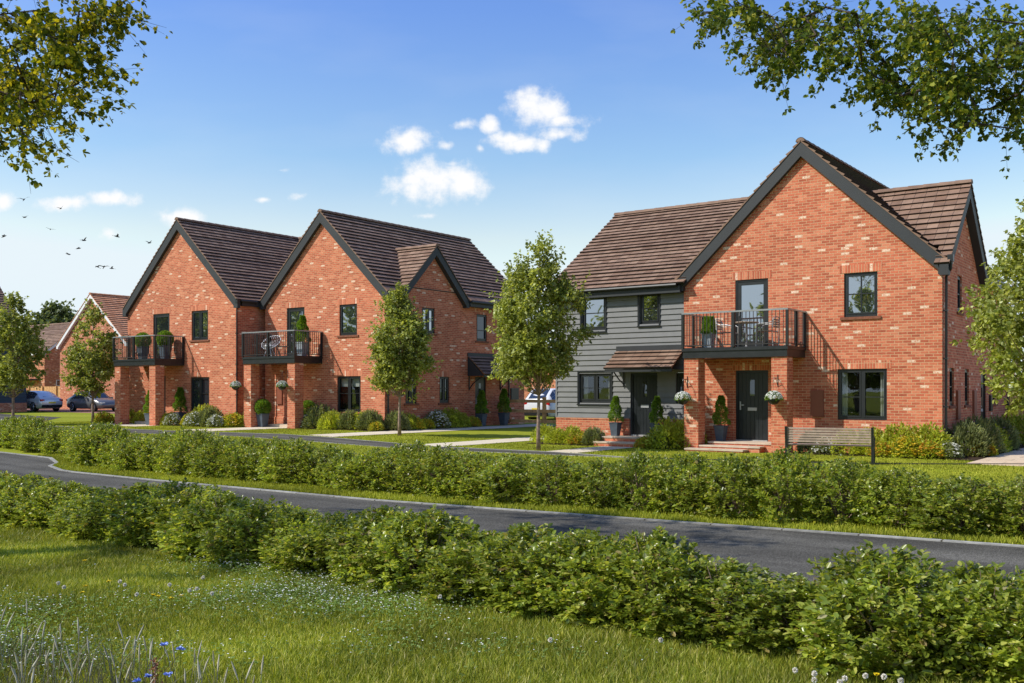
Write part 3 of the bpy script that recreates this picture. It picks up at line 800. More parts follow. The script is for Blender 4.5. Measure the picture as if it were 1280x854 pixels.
G_ = thing('boarded_house', 'house clad in grey weatherboard with brown tiled porch roof and black door', 'house', (-16, 27.75, 0))
def build_grey_house():
    YG = 27.75; f = front(YG); x0, x1 = -18.45, -13.725
    holes = [(-17.46, -16.55, 3.72, 4.84), (-15.30, -14.60, 3.84, 4.84), (-17.56, -16.33, 1.35, 2.30), (-15.62, -14.66, .32, 2.30), (-14.02, -13.74, 1.35, 2.30)]
    # weatherboards: each course leans out at its foot, cut round the openings
    mb = MB(); ph = .85; top = 4.95; bh = .172
    rows = int(math.ceil((top - ph) / bh))
    xs = sorted(set([x0, x1] + [h[0] for h in holes] + [h[1] for h in holes]))
    for r in range(rows):
        za, zb = ph + r * bh, min(top, ph + (r + 1) * bh)
        zs = sorted(set([za, zb] + [z for h in holes for z in (h[2], h[3]) if za < z < zb]))
        for xa, xb in zip(xs[:-1], xs[1:]):
            for z0, z1 in zip(zs[:-1], zs[1:]):
                xm_, zm_ = (xa + xb) / 2, (z0 + z1) / 2
                if any(h[0] < xm_ < h[1] and h[2] < zm_ < h[3] for h in holes): continue
                d0 = .034 * (1 - (z0 - za) / bh) + .004; d1 = .034 * (1 - (z1 - za) / bh) + .004
                mb.quad([f.p(xa, z0, d0), f.p(xb, z0, d0), f.p(xb, z1, d1), f.p(xa, z1, d1)])
                if z0 == za: mb.quad([f.p(xa, z0, 0), f.p(xb, z0, 0), f.p(xb, z0, d0), f.p(xa, z0, d0)])
    for h in holes:
        c = [(h[0], h[2]), (h[1], h[2]), (h[1], h[3]), (h[0], h[3])]
        for i in range(4): mb.quad([f.p(*c[i], .02), f.p(*c[(i + 1) % 4], .02), f.p(*c[(i + 1) % 4], -.11), f.p(*c[i], -.11)])
    mb.box(x0 - .03, x0 + .03, YG - .045, YG + .06, ph, top)
    # left flank boards
    mb.quad([(x0, YG, -.2), (x0, 36.5, -.2), (x0, 36.5, 5.0), (x0, YG, 5.0)])
    mb.quad([(x0, YG, 5.0), (x0, 36.5, 5.0), (x0, 32.1, 7.95)])
    mb.build('wall', M['board'], G_, fixnormals=False)
    p = MB(); 
    for a0, a1 in ((x0 - .02, -15.66), (-14.62, x1)): f.box(p, a0, a1, -.2, .80, -.1, .02)
    f.box(p, x0 - .025, -15.66, .80, .85, -.1, .035); f.box(p, -14.62, x1, .80, .85, -.1, .035)
    f.box(p, -15.66, -14.62, -.2, .30, -.1, .0)
    p.build('plinth', M['brick'], G_)
    window(G_, f, *holes[0], bar=.5, lintel=False, sill=False); window(G_, f, *holes[1], bar=.5, lintel=False, sill=False)
    window(G_, f, *holes[2], lights=2, bar=.5, glass='glass_see', curtain='sides', lintel=False, sill=False)
    window(G_, f, *holes[4], glass='glass_dn', lintel=False, sill=False)
    # window surrounds
    for h in (holes[0], holes[1], holes[2]):
        tm = MB()
        f.box(tm, h[0] - .05, h[0] - .002, h[2] - .05, h[3] + .05, .0, .05); f.box(tm, h[1] + .002, h[1] + .05, h[2] - .05, h[3] + .05, .0, .05)
        f.box(tm, h[0] - .06, h[1] + .06, h[2] - .09, h[2] - .05, .0, .075); f.box(tm, h[0] - .05, h[1] + .05, h[3] + .05, h[3] + .08, .0, .05)
        tm.build('window_surround', M['frame'], G_)
    d = door(G_, f, *holes[3], handle='right')
    for ch in list(d.children):
        if ch.name.startswith('lintel'): bpy.data.objects.remove(ch)
    t = MB(); sl = .685; c = 1 / math.hypot(1, sl); v = sl * c; ym = 32.1; hw = 4.75; zr = 8.27
    xa, xb = -18.72, -10.8
    slope(t, (xa, ym - hw, zr - sl * hw), (1, 0, 0), (0, c, v), xb - xa, hw / c, gauge=.255, rng=lambda sv, sb: (0, xb - xa if ym - hw + sb * c > YR + .3 else 5.15))
    slope(t, (xa, ym + hw, zr - sl * hw), (1, 0, 0), (0, -c, v), xb - xa, hw / c, gauge=.27)
    ridge_tiles(t, (xa, ym, zr + .05), (xb, ym, zr + .05))
    t.build('roof', M['tile'], G_)
    ze = zr - sl * hw
    b = MB(); b.box(xa + .02, x1 - .02, YG - .30, YG - .045, ze - .26, ze - .05); b.build('fascia', M['trim'], G_)
    g = MB(); g.tube([(xa, YG - .37, ze - .03), (x1 - .1, YG - .37, ze - .03)], .055, 8); g.build('gutter', M['frame'], G_)
    b = MB(); barge(b, sideL(x0), ym, hw, zr - .01, sl, .0, .22, w=.2, foot=.2, box=.2); b.build('bargeboard', M['trim'], G_)
    # porch canopy
    pr = MB(); a0, a1 = -16.12, -13.74; z1_, z0_, dep = 3.02, 2.42, .85
    S_ = math.hypot(dep, z1_ - z0_)
    slope(pr, (a0, YG - dep, z0_), (1, 0, 0), (0, dep / S_, (z1_ - z0_) / S_), a1 - a0, S_, gauge=.21, rng=lambda sv, sb: (0, (a1 - a0) if YG - dep + sb * dep / S_ > YR - 1.4 + .5 else (a1 - a0) - 0.0))
    po = pr.build('porch_canopy', M['tile'], G_)
    q = MB(); f.box(q, a0, a1, z1_ - .02, z1_ + .14, .036, .07); f.box(q, a0 + .02, a1, z0_ - .10, z0_ - .01, dep - .07, dep - .03); q.quad([(a0 + .02, YG - dep + .03, z0_ - .03), (a1, YG - dep + .03, z0_ - .03), (a1, YG - .04, z0_ - .03), (a0 + .02, YG - .04, z0_ - .03)])
    q.build('canopy_frame', M['trim'], po)
    k = MB(); x = -15.86; k.tube([(x, YG - .05, 1.95), (x, YG - .35, 2.10), (x, YG - .7, 2.36)], .022, 6); k.tube([(x, YG - .05, 1.85), (x, YG - .05, 2.38)], .022, 6); k.build('bracket', M['frame'], po)
    for (s0, s1, y0, z1) in ((-16.2, -14.45, 26.95, .30), (-16.3, -14.5, 26.6, .15)):
        sm = MB(); sm.box(s0, s1, y0, YG - .02 if z1 > .2 else y0 + .35, -.05, z1 - .045); st = sm.build('step', M['brick'], G_)
        cm = MB(); cm.box(s0 - .02, s1 + .02, y0 - .02, YG - .06 if z1 > .2 else y0 + .35, z1 - .045, z1); cm.build('tread', M['slab'], st)
build_grey_house()

# ------------------------------------------------------------------ left-hand pair
B_ = thing('brick_house', 'middle brick house with front gable, side gable and wire chair on its balcony', 'house', (-30.4, 28.3, .2))
def build_house_b():
    f = front(28.3); s = side(-26.9); gz = .2
    x0, x1, xm = -34.0, -26.9, -30.4; zr = 9.1; sl = .93
    def g(a): return zr - .12 - sl * abs(a - xm)
    gw = (-29.55, -28.22, .87, 2.32); uw = (-29.42, -28.42, 3.97, 5.22); bd = (-32.6, -31.5, 3.16, 5.24); fd = (-32.6, -31.6, .36, 2.42)
    mb = MB(); wall_poly(mb, f, [(x0, -.2), (x0, g(x0)), (xm, g(xm)), (x1, g(x1)), (x1, -.2)], [gw, uw, bd, fd])
    sw = [(29.5, 30.18, 1.22, 2.32), (31.6, 32.25, 1.22, 2.32), (30.5, 31.3, 4.1, 5.15), (34.1, 34.85, 3.92, 5.1)]
    sd = (34.0, 34.78, .25, 2.34)
    ze = g(x1); h = 2.0; ym = 31.17; zr2 = 7.72
    wall_poly(mb, s, [(28.3, -.2), (28.3, ze), (ym - h, ze), (ym, zr2 - .12), (ym + h, ze), (37.7, ze), (37.7, -.2)], sw + [sd])
    mb.quad([(x0, 28.3, -.2), (x0, 37.7, -.2), (x0, 37.7, ze), (x0, 28.3, ze)])
    wall_poly(mb, Fr((0, 37.7, 0), (1, 0, 0), (0, 1, 0)), [(x0, -.2), (x0, g(x0)), (xm, g(xm)), (x1, g(x1)), (x1, -.2)])
    mb.build('wall', M['brick'], B_)
    p = MB(); plinth(p, f, x0 + .5, x1 + .024, -.2, .62, [(fd[0] - .1, fd[1] + .1)]); plinth(p, s, 28.28, 37.7, -.2, .62, [(sd[0] - .05, sd[1] + .05)]); p.build('plinth', M['brick'], B_)
    window(B_, f, *gw, lights=2, bar=.52, glass='glass_see', curtain='blind', sill=False); window(B_, f, *uw)
    door(B_, f, *bd, style='glazed'); door(B_, f, *fd)
    window(B_, s, *sw[0], lights=2, glass='glass_dn'); window(B_, s, *sw[1], lights=2, bar=.55, glass='glass_dn'); window(B_, s, *sw[2], lights=2, bar=.5); window(B_, s, *sw[3], bar=.4, glass='glass_dn')
    door(B_, s, *sd)
    t = MB(); c = 1 / math.hypot(1, sl); v = sl * c; hw = 3.78; hi = 3.48; yf = 28.3 - .17; yb = 37.95
    slope(t, (xm - hw, yf, zr - sl * hw), (0, 1, 0), (c, 0, v), yb - yf, hw / c, gauge=.235)
    slope(t, (xm + hi, yf, zr - sl * hi), (0, 1, 0), (-c, 0, v), yb - yf, hi / c, gauge=.235)
    for ya, ybb in ((yf, ym - h - .17), (ym + h + .17, yb)):
        slope(t, (xm + hw, ya, zr - sl * hw), (0, 1, 0), (-c, 0, v), ybb - ya, (hw - hi) / c, gauge=.3)
    ridge_tiles(t, (xm, yf, zr + .05), (xm, yb, zr + .05))
    h_ = h + .15; sl2 = (zr2 - (zr - sl * hw)) / h_; c2 = 1 / math.hypot(1, sl2); v2 = sl2 * c2
    for sg in (-1, 1):
        slope(t, (-29.6, ym + sg * h_, zr2 - sl2 * h_), (1, 0, 0), (0, -sg * c2, v2), 2.95, h_ / c2, gauge=.235)
    ridge_tiles(t, (-29.6, ym, zr2 + .05), (-26.65, ym, zr2 + .05))
    t.build('roof', M['tile'], B_)
    b = MB(); barge(b, f, xm, hw + .02, zr - .01, sl, .0015, .15, w=.32); barge(b, s, ym, h_ + .02, zr2 - .01, sl2, .0015, .22, w=.27, foot=.26, box=.2); b.build('bargeboard', M['trim'], B_)
    e = zr - sl * hw
    for ya, ybb in ((yf + .3, ym - h_ - .03), (ym + h_ + .03, yb)):
        g2 = MB(); g2.box(x1 + .005, xm + hw - .02, ya, ybb, e - .22, e - .03); g2.tube([(xm + hw + .04, ya, e - .02), (xm + hw + .04, ybb, e - .02)], .055, 8)
        g2.build('gutter', M['trim'], B_)
    downpipe(B_, [(x1 + .2, 28.25, e - .1), (x1 + .07, 28.42, e - .35), (x1 + .07, 28.42, .25)])
    downpipe(B_, [(x1 + .2, 36.4, e - .1), (x1 + .07, 36.4, e - .35), (x1 + .07, 36.4, .25)])
    balcony(B_, 28.3, -33.62, -30.42, 1.5, 3.15, gz)
    meter_box(B_, f, -33.2, -32.85, 1.15, 1.95)
    meter_box(B_, s, 36.6, 37.2, 1.25, 1.85, 'frame')
    # lean-to porch over the side door
    y0, y1 = 33.45, 35.9; zt, zb, dep = 3.25, 2.42, .95; S_ = math.hypot(dep, zt - zb)
    pr = MB(); slope(pr, (x1 + dep, y0, zb), (0, 1, 0), (-dep / S_, 0, (zt - zb) / S_), y1 - y0, S_, gauge=.21)
    po = pr.build('porch_canopy', M['tile'], B_)
    q = MB(); s.box(q, y0, y1, zt - .02, zt + .13, .002, .05); s.box(q, y0 + .02, y1 - .02, zb - .1, zb - .01, dep - .07, dep - .03)
    for yy in (y0 + .02, y1 - .05): q.prism([(x1 + .002, yy, zb - .05), (x1 + dep - .05, yy, zb - .05), (x1 + .002, yy, zt - .05)], (0, 0, 0), (0, .03, 0))
    q.build('canopy_frame', M['trim'], po)
    for yy in (y0 + .1, y1 - .1):
        k = MB(); k.tube([(x1 + .03, yy, 1.8), (x1 + .25, yy, 2.05), (x1 + .7, yy, 2.34)], .025, 6); k.tube([(x1 + .03, yy, 1.75), (x1 + .03, yy, 2.36)], .025, 6); k.build('bracket', M['frame'], po)
    sm = MB(); sm.box(-33.0, -31.2, 27.6, 28.27, .1, .33); sm.build('step', M['slab'], B_)
build_house_b()

A_ = thing('brick_house', 'brick house with front gable and balcony with two ball topiary pots, beside the far driveway', 'house', (-38.4, 27.1, .2))
def build_house_a():
    f = front(27.1); s = side(-34.35); gz = .2
    x0, x1, xm = -42.45, -34.35, -38.4; zr = 9.42; sl = .91
    def g(a): return zr - .12 - sl * abs(a - xm)
    gw = (-37.6, -36.27, .84, 2.33); uw = (-37.52, -36.35, 3.97, 5.27); bd = (-40.4, -39.15, 3.16, 5.26); fd = (-40.45, -39.45, .36, 2.42)
    mb = MB(); wall_poly(mb, f, [(x0, -.2), (x0, g(x0)), (xm, g(xm)), (x1, g(x1)), (x1, -.2)], [gw, uw, bd, fd])
    ze = g(x1)
    mb.quad([(x1, 27.1, -.2), (x1, 38, -.2), (x1, 38, ze), (x1, 27.1, ze)]); mb.quad([(x0, 27.1, -.2), (x0, 38, -.2), (x0, 38, ze), (x0, 27.1, ze)])
    wall_poly(mb, Fr((0, 38, 0), (1, 0, 0), (0, 1, 0)), [(x0, -.2), (x0, ze), (x1, ze), (x1, -.2)])
    mb.build('wall', M['brick'], A_)
    p = MB(); plinth(p, f, x0, x1 + .024, -.2, .62, [(fd[0] - .1, fd[1] + .1)]); plinth(p, s, 27.08, 28.2, -.2, .62); p.build('plinth', M['brick'], A_)
    window(A_, f, *gw, lights=2, bar=.52, glass='glass_dn', sill=False); window(A_, f, *uw, lights=2)
    d = door(A_, f, *bd, style='glazed'); door(A_, f, *fd)
    t = MB(); c = 1 / math.hypot(1, sl); v = sl * c; hw = 4.22; yf = 27.1 - .17; yr = 34.1
    slope(t, (xm - hw, yf, zr - sl * hw), (0, 1, 0), (c, 0, v), 8.5, hw / c, gauge=.235)
    slope(t, (xm + hw, yf, zr - sl * hw), (0, 1, 0), (-c, 0, v), 8.5, hw / c, gauge=.235, rng=lambda sv, sb: (0, min(8.5, yr - yf - .0 - (hw - sb * c) * 1.0 + .25)))
    ridge_tiles(t, (xm, yf, zr + .05), (xm, yr, zr + .05))
    h = 4.2
    slope(t, (x0, yr - h, zr - sl * h), (1, 0, 0), (0, c, v), 9.9, h / c, gauge=.235, rng=lambda sv, sb: (max(0, xm + hw - sb * c - .15 - x0), 9.9))
    slope(t, (x0, yr + h, zr - sl * h), (1, 0, 0), (0, -c, v), 9.9, h / c, gauge=.235)
    ridge_tiles(t, (x0, yr, zr + .05), (x0 + 9.9, yr, zr + .05))
    t.build('roof', M['tile'], A_)
    b = MB(); barge(b, f, xm, hw + .02, zr - .01, sl, .0015, .15, w=.32); b.build('bargeboard', M['trim'], A_)
    e = zr - sl * hw
    gm = MB(); gm.box(x1 + .004, xm + hw - .02, yf + .3, 28.28, e - .22, e - .03); gm.tube([(xm + hw + .04, yf + .2, e - .02), (xm + hw + .04, 28.0, e - .02)], .055, 8); gm.build('gutter', M['trim'], A_)
    downpipe(A_, [(x1 + .14, 27.0, e - .1), (x1 + .05, 27.03, e - .4), (x1 + .05, 27.03, .25)])
    balcony(A_, 27.1, -41.2, -38.05, 1.5, 3.15, gz)
    sm = MB(); sm.box(-40.8, -39.1, 26.4, 27.07, .1, .33); sm.build('step', M['slab'], A_)
build_house_a()

# ------------------------------------------------------------------ background houses
def small_window(house, fr, a0, a1, z0, z1):
    fm = MB(); t = .06
    fr.box(fm, a0, a1, z0, z0 + t, .0, .05); fr.box(fm, a0, a1, z1 - t, z1, .0, .05); fr.box(fm, a0, a0 + t, z0 + t, z1 - t, 0, .05); fr.box(fm, a1 - t, a1, z0 + t, z1 - t, 0, .05)
    o = fm.build('window', M['white_trim'], house)
    p = MB(); fr.box(p, a0 + t, a1 - t, z0 + t, z1 - t, .0, .02); p.build('pane', M['glass_dn'], o)
def build_house_c():
    o = thing('brick_house', 'red tiled brick house with white bargeboards seen behind the dark grey car', 'house', (-74.8, 44.6, .2))
    f = front(44.6); x0, x1, xm = -79.7, -69.9, -74.8; zr, sl = 9.55, .80
    g = lambda a: zr - .1 - sl * abs(a - xm)
    mb = MB(); wall_poly(mb, f, [(x0, 0), (x0, g(x0)), (xm, g(xm)), (x1, g(x1)), (x1, 0)])
    for x in (x0, x1): mb.quad([(x, 44.6, 0), (x, 56, 0), (x, 56, g(x)), (x, 44.6, g(x))])
    mb.build('wall', M['brick_bg'], o)
    t = MB(); c = 1 / math.hypot(1, sl); v = sl * c; hw = 5.1
    for sg in (-1, 1): slope(t, (xm + sg * hw, 44.35, zr - sl * hw), (0, 1, 0), (-sg * c, 0, v), 12, hw / c, gauge=.27)
    ridge_tiles(t, (xm, 44.35, zr + .05), (xm, 56.3, zr + .05)); t.build('roof', M['tile_red'], o)
    b = MB(); barge(b, f, xm, hw, zr - .01, sl, .002, .22, w=.25, foot=.25); b.build('bargeboard', M['white_trim'], o)
def build_house_d():
    o = thing('brick_house', 'far brick house with brown roof and white gutter behind the wooden fence', 'house', (-98, 52, .2))
    x1 = -95.8; f = front(52.0); s = side(x1)
    mb = MB(); mb.quad([(-112, 52, 0), (x1, 52, 0), (x1, 52, 5.55), (-112, 52, 5.55)])
    wall_poly(mb, s, [(52, 0), (52, 5.5), (55, 7.9), (58, 5.5), (58, 0)])
    mb.quad([(x1 + .1, 58, 0), (-84, 58, 0), (-84, 58, 5.8), (x1 + .1, 58, 5.8)]); mb.quad([(-84, 58, 0), (-84, 66, 0), (-84, 66, 5.8), (-84, 58, 5.8)])
    mb.build('wall', M['brick_bg'], o)
    t = MB(); c = 1 / math.hypot(1, .8); v = .8 * c
    for sg in (-1, 1): slope(t, (-101.5, 55 + sg * 3.2, 8.0 - .8 * 3.2), (1, 0, 0), (0, -sg * c, v), 5.9, 3.2 / c)
    for sg in (-1, 1): slope(t, (-116, 60.5 + sg * 5, 9.3 - .7 * 5), (1, 0, 0), (0, -sg * 1 / math.hypot(1, .7), .7 / math.hypot(1, .7)), 31.5, 5 * math.hypot(1, .7))
    ridge_tiles(t, (-116, 60.5, 9.35), (-84.5, 60.5, 9.35)); t.build('roof', M['tile'], o)
    b = MB(); barge(b, s, 55, 3.25, 8.0, .8, .002, .2, w=.22, foot=.22, box=.2); b.build('bargeboard', M['white_trim'], o)
    gm = MB(); gm.box(-110, x1 - .02, 51.7, 51.95, 5.28, 5.5); gm.build('gutter', M['white_trim'], o)
    small_window(o, s, 53.6, 54.8, 3.9, 5.0); small_window(o, s, 53.2, 54.7, 2.2, 2.8)
    cm = MB(); cm.box(-99.5, -96.6, 50.9, 51.98, 2.75, 2.9); cm.build('door_canopy', M['trim'], o)
def build_house_e():
    o = thing('boarded_house', 'dark blue boarded house on a brick plinth at the far end of the lawn', 'house', (-75, 31, .2))
    x1 = -70.1; s = side(x1); xm = -75.6; zr, sl = 10.7, .945; y0, y1 = 24.0, 36.7
    top = zr - .1 - sl * (x1 - xm)
    mb = MB(); bh = .2; n = int((top - .85) / bh)
    for r in range(n):
        za, zb = .85 + r * bh, .85 + (r + 1) * bh
        mb.quad([s.p(y0, za, .035), s.p(y1, za, .035), s.p(y1, zb, .004), s.p(y0, zb, .004)]); mb.quad([s.p(y0, za, 0), s.p(y1, za, 0), s.p(y1, za, .035), s.p(y0, za, .035)])
    for y in (y0, y1): wall_poly(mb, Fr((0, y, 0), (1, 0, 0), (0, -1 if y == y0 else 1, 0)), [(-81.1, 0), (-81.1, top), (xm, zr - .1), (x1, top), (x1, 0)])
    mb.build('wall', M['board_dark'], o, fixnormals=False)
    p = MB(); p.box(x1 - .2, x1 + .05, y0, y1 + .02, -.1, .85); p.build('plinth', M['brick_bg'], o)
    t = MB(); c = 1 / math.hypot(1, sl); v = sl * c; hw = 5.75
    for sg in (-1, 1): slope(t, (xm + sg * hw, y0 - .2, zr - sl * hw), (0, 1, 0), (-sg * c, 0, v), y1 - y0 + .4, hw / c)
    t.build('roof', M['tile'], o)
    b = MB(); barge(b, Fr((0, y1, 0), (1, 0, 0), (0, 1, 0)), xm, hw, zr - .01, sl, .002, .22, w=.3); b.build('bargeboard', M['trim'], o)
    b = MB(); b.box(x1 + .04, x1 + .3, y0, y1 + .2, zr - sl * hw - .25, zr - sl * hw - .03); b.build('gutter', M['trim'], o)
    window(o, s, 32.8, 34.0, 1.6, 2.9, lintel=False, sill=False, glass='glass_dn')
def build_garage():
    o = thing('brick_garage', 'low brick garage behind the parked white car', 'garage', (-42, 62, .2))
    f = front(62); xm = -40.5
    mb = MB(); wall_poly(mb, f, [(-45, 0), (-45, 2.6), (xm, 5.2), (-36, 2.6), (-36, 0)]); mb.quad([(-36, 62, 0), (-36, 70, 0), (-36, 70, 2.6), (-36, 62, 2.6)])
    mb.build('wall', M['brick_bg'], o)
    t = MB(); sl = .58; c = 1 / math.hypot(1, sl)
    for sg in (-1, 1): slope(t, (xm + sg * 4.8, 61.8, 5.35 - sl * 4.8), (0, 1, 0), (-sg * c, 0, sl * c), 8.5, 4.8 / c)
    t.build('roof', M['tile_red'], o)
    d = MB(); d.box(-39.6, -37.2, 61.94, 61.99, .2, 2.3); d.build('garage_door', M['white_trim'], o)
build_house_c(); build_house_d(); build_house_e(); build_garage()

# ------------------------------------------------------------------ fences
def board_fence(x0, x1, y0, y1, z0, h, label):
    o = thing('board_fence', label, 'fence', (x0, y0, z0))
    a, b = Vector((x0, y0, 0)), Vector((x1, y1, 0)); L = (b - a).length; u = (b - a) / L; nn = Vector((-u.y, u.x, 0))
    m = MB(); k = int(L / .13)
    for i in range(k):
        p = a + u * (L * i / k); q = a + u * (L * (i + 1) / k - .008); dz = random.uniform(-.01, .01)
        d = .012 * (i % 2)
        m.hexa([p + nn * d + Vector((0, 0, z0)), q + nn * d + Vector((0, 0, z0)), q + nn * (d + .02) + Vector((0, 0, z0)), p + nn * (d + .02) + Vector((0, 0, z0)),
                p + nn * d + Vector((0, 0, z0 + h + dz)), q + nn * d + Vector((0, 0, z0 + h + dz)), q + nn * (d + .02) + Vector((0, 0, z0 + h + dz)), p + nn * (d + .02) + Vector((0, 0, z0 + h + dz))])
    m.build('fence_boards', M['timber'], o)
    for i in range(int(L / 2.4) + 1):
        p = a + u * min(L, i * 2.4) - nn * .07
        q = MB(); q.box(p.x - .05, p.x + .05, p.y - .05, p.y + .05, z0, z0 + h + .06); q.build('post', M['timber'], o)
board_fence(-80.5, -78.5, 48.5, 46.3, .2, 1.9, 'closed board wooden fence between the two far brick houses'); 
board_fence(-92, -80.6, 48.5, 48.5, .2, 1.9, 'closed board wooden fence behind the silver car')
board_fence(-6.9, 1.5, 40.5, 40.5, 0, 1.85, 'wooden board fence at the end of the flagstone path')
rf = thing('rail_fence', 'three rail wooden fence in front of the white car', 'fence', (-24, 35.9, .1))
for i, z in enumerate((.38, .83, 1.27)):
    q = MB(); q.box(-26.86, -22.45, 35.88, 35.93, z - .07, z + .07); q.build('rail', M['timber'], rf)
for x in (-26.7, -24.6, -22.5):
    q = MB(); q.box(x - .07, x + .07, 35.935, 36.06, 0, 1.45); q.build('post', M['timber'], rf)
q = MB()
for z in (.38, .83, 1.27): q.box(-22.38, -18.6, 35.88, 35.93, z - .07, z + .07)
q.build('rail', M['timber'], rf)

# ------------------------------------------------------------------ trees
def tree(name, label, x, y, z, env, zb, zt, trunk_r, n_clu, per, lsize, mat='tree_leaf', bark='bark', group=None, seed=1, spread=.24, lean=(0, 0)):
    """env(t) crown radius at relative height t; leaves in clumps on limbs that leave a tapered trunk"""
    rs = np.random.default_rng(seed); rr = random.Random(seed)
    o = thing(name, label, 'tree', (x, y, z), group=group)
    hgt = zt - zb
    cl = []
    while len(cl) < n_clu:
        t = rr.random(); R = env(t) ; a = rr.uniform(0, 2 * PI)
        w = 1 + .15 * math.sin(3 * a + 5 * t + seed) + .11 * math.sin(7 * t * PI + 2 * a + seed * 2)
        if rr.random() > (R / max(env(.3), env(.5), env(.4))) ** 1.2 + .06: continue
        r = R * w * math.sqrt(rr.uniform(.12, 1))
        cl.append(Vector((r * math.cos(a) + lean[0] * t, r * math.sin(a) + lean[1] * t, zb + hgt * t)))
    tb = MB()
    top = zb + hgt * .93
    pts = [Vector((0.012 * math.sin(k * 1.9 + seed) * k * .5 + lean[0] * max(0, (k * top / 9 - zb) / hgt), .012 * math.cos(k * 2.3) * k * .5 + lean[1] * max(0, (k * top / 9 - zb) / hgt), k * top / 9)) for k in range(10)]
    tb.tube(pts, [trunk_r * (1.25 if k == 0 else 1 - .085 * k) for k in range(10)], 8)
    for c in cl:
        zs = max(zb * .8, c.z - (math.hypot(c.x, c.y) * 1.1 + .15)); zs = min(zs, top * .97)
        k = min(8.99, zs / top * 9); i = int(k); st = pts[i].lerp(pts[i + 1], k - i)
        mid = st.lerp(c, .5) + Vector((0, 0, -.12 * (c - st).length))
        r0 = max(.006, trunk_r * .32 * (1 - zs / (top * 1.15)))
        tb.tube([st, mid, c], [r0, r0 * .6, r0 * .25], 5, cap=False)
    off = LOC[o.name]; LOC[o.name] = Vector((0, 0, 0))
    tb.build('trunk', M[bark], o, smooth=True, fixnormals=False)
    LOC[o.name] = off
    P, D = [], []
    for c in cl:
        n = int(per * rr.uniform(.6, 1.3)); sp = spread * rr.uniform(.7, 1.3)
        # twigs
        k = max(3, n // 9)
        for _ in range(k):
            d = rs.normal(size=3) + np.array([c.x, c.y, .9]) * .6 / max(.4, math.hypot(c.x, c.y)); d /= np.linalg.norm(d)
            L = sp * rs.uniform(.5, 2.0)
            b = np.array(c) + rs.normal(size=3) * sp * .5
            m_ = 9
            t = rs.uniform(.1, 1, size=(m_, 1))
            P.append(b + d * L * t + rs.normal(size=(m_, 3)) * .02)
            D.append(d + rs.normal(size=(m_, 3)) * .75 + np.array([0, 0, -.15]))
    P = np.concatenate(P); D = np.concatenate(D)
    L = lsize * RNG.uniform(.7, 1.25, len(P))
    V, F = leaf_arrays(P, D, L, L * .72, fold=.12, droop=.12)
    npmesh('crown', V, F, M[mat], o)
    return o
oval = lambda R: (lambda t: R * (max(0, math.sin(PI * min(1, (t + .06) ** .72 * .96))) ** .75) * (1.0 if t < .6 else 1 - .35 * (t - .6)))
tree('street_tree', 'leafy young tree on slim trunk on the lawn in front of the grey boarded house', -16.43, 23.74, 0, oval(1.28), 2.0, 5.95, .055, 135, 230, .090, seed=3)
tree('street_tree', 'narrow young tree with upright crown in front of the middle brick house side wall', -24.27, 26.3, .1, oval(.92), 1.75, 5.15, .06, 105, 220, .092, seed=9)
tree('street_tree', 'young tree on the lawn in front of the parked dark grey car', -43.4, 25.9, .2, oval(.98), 1.45, 5.25, .065, 90, 160, .115, seed=14)
tree('street_tree', 'young tree beside the dark blue boarded house', -43.9, 22.4, .2, oval(1.08), 1.5, 5.8, .065, 90, 160, .115, seed=21)
tree('garden_tree', 'broad leafy tree with low crown beside the flagstone path', -2.75, 24.3, 0, oval(2.2), 1.45, 6.35, .09, 230, 230, .095, seed=30)
tree('distant_tree', 'round grey green tree rising behind the far brown roof', -150, 84, .2, oval(4.5), 3, 15.5, .3, 110, 190, .5, 'far_leaf', seed=41, spread=1.0)
tree('distant_tree', 'dark green tree top behind the far roofs beside the white bargeboards', -146, 95, .2, oval(4.8), 3, 14.8, .3, 100, 190, .5, 'far_leaf', seed=43, spread=1.0)
tree('distant_tree', 'wide pale tree behind the dark blue boarded house', -165, 78, .2, oval(5.5), 3, 15, .3, 100, 190, .5, 'far_leaf', seed=47, spread=1.1)

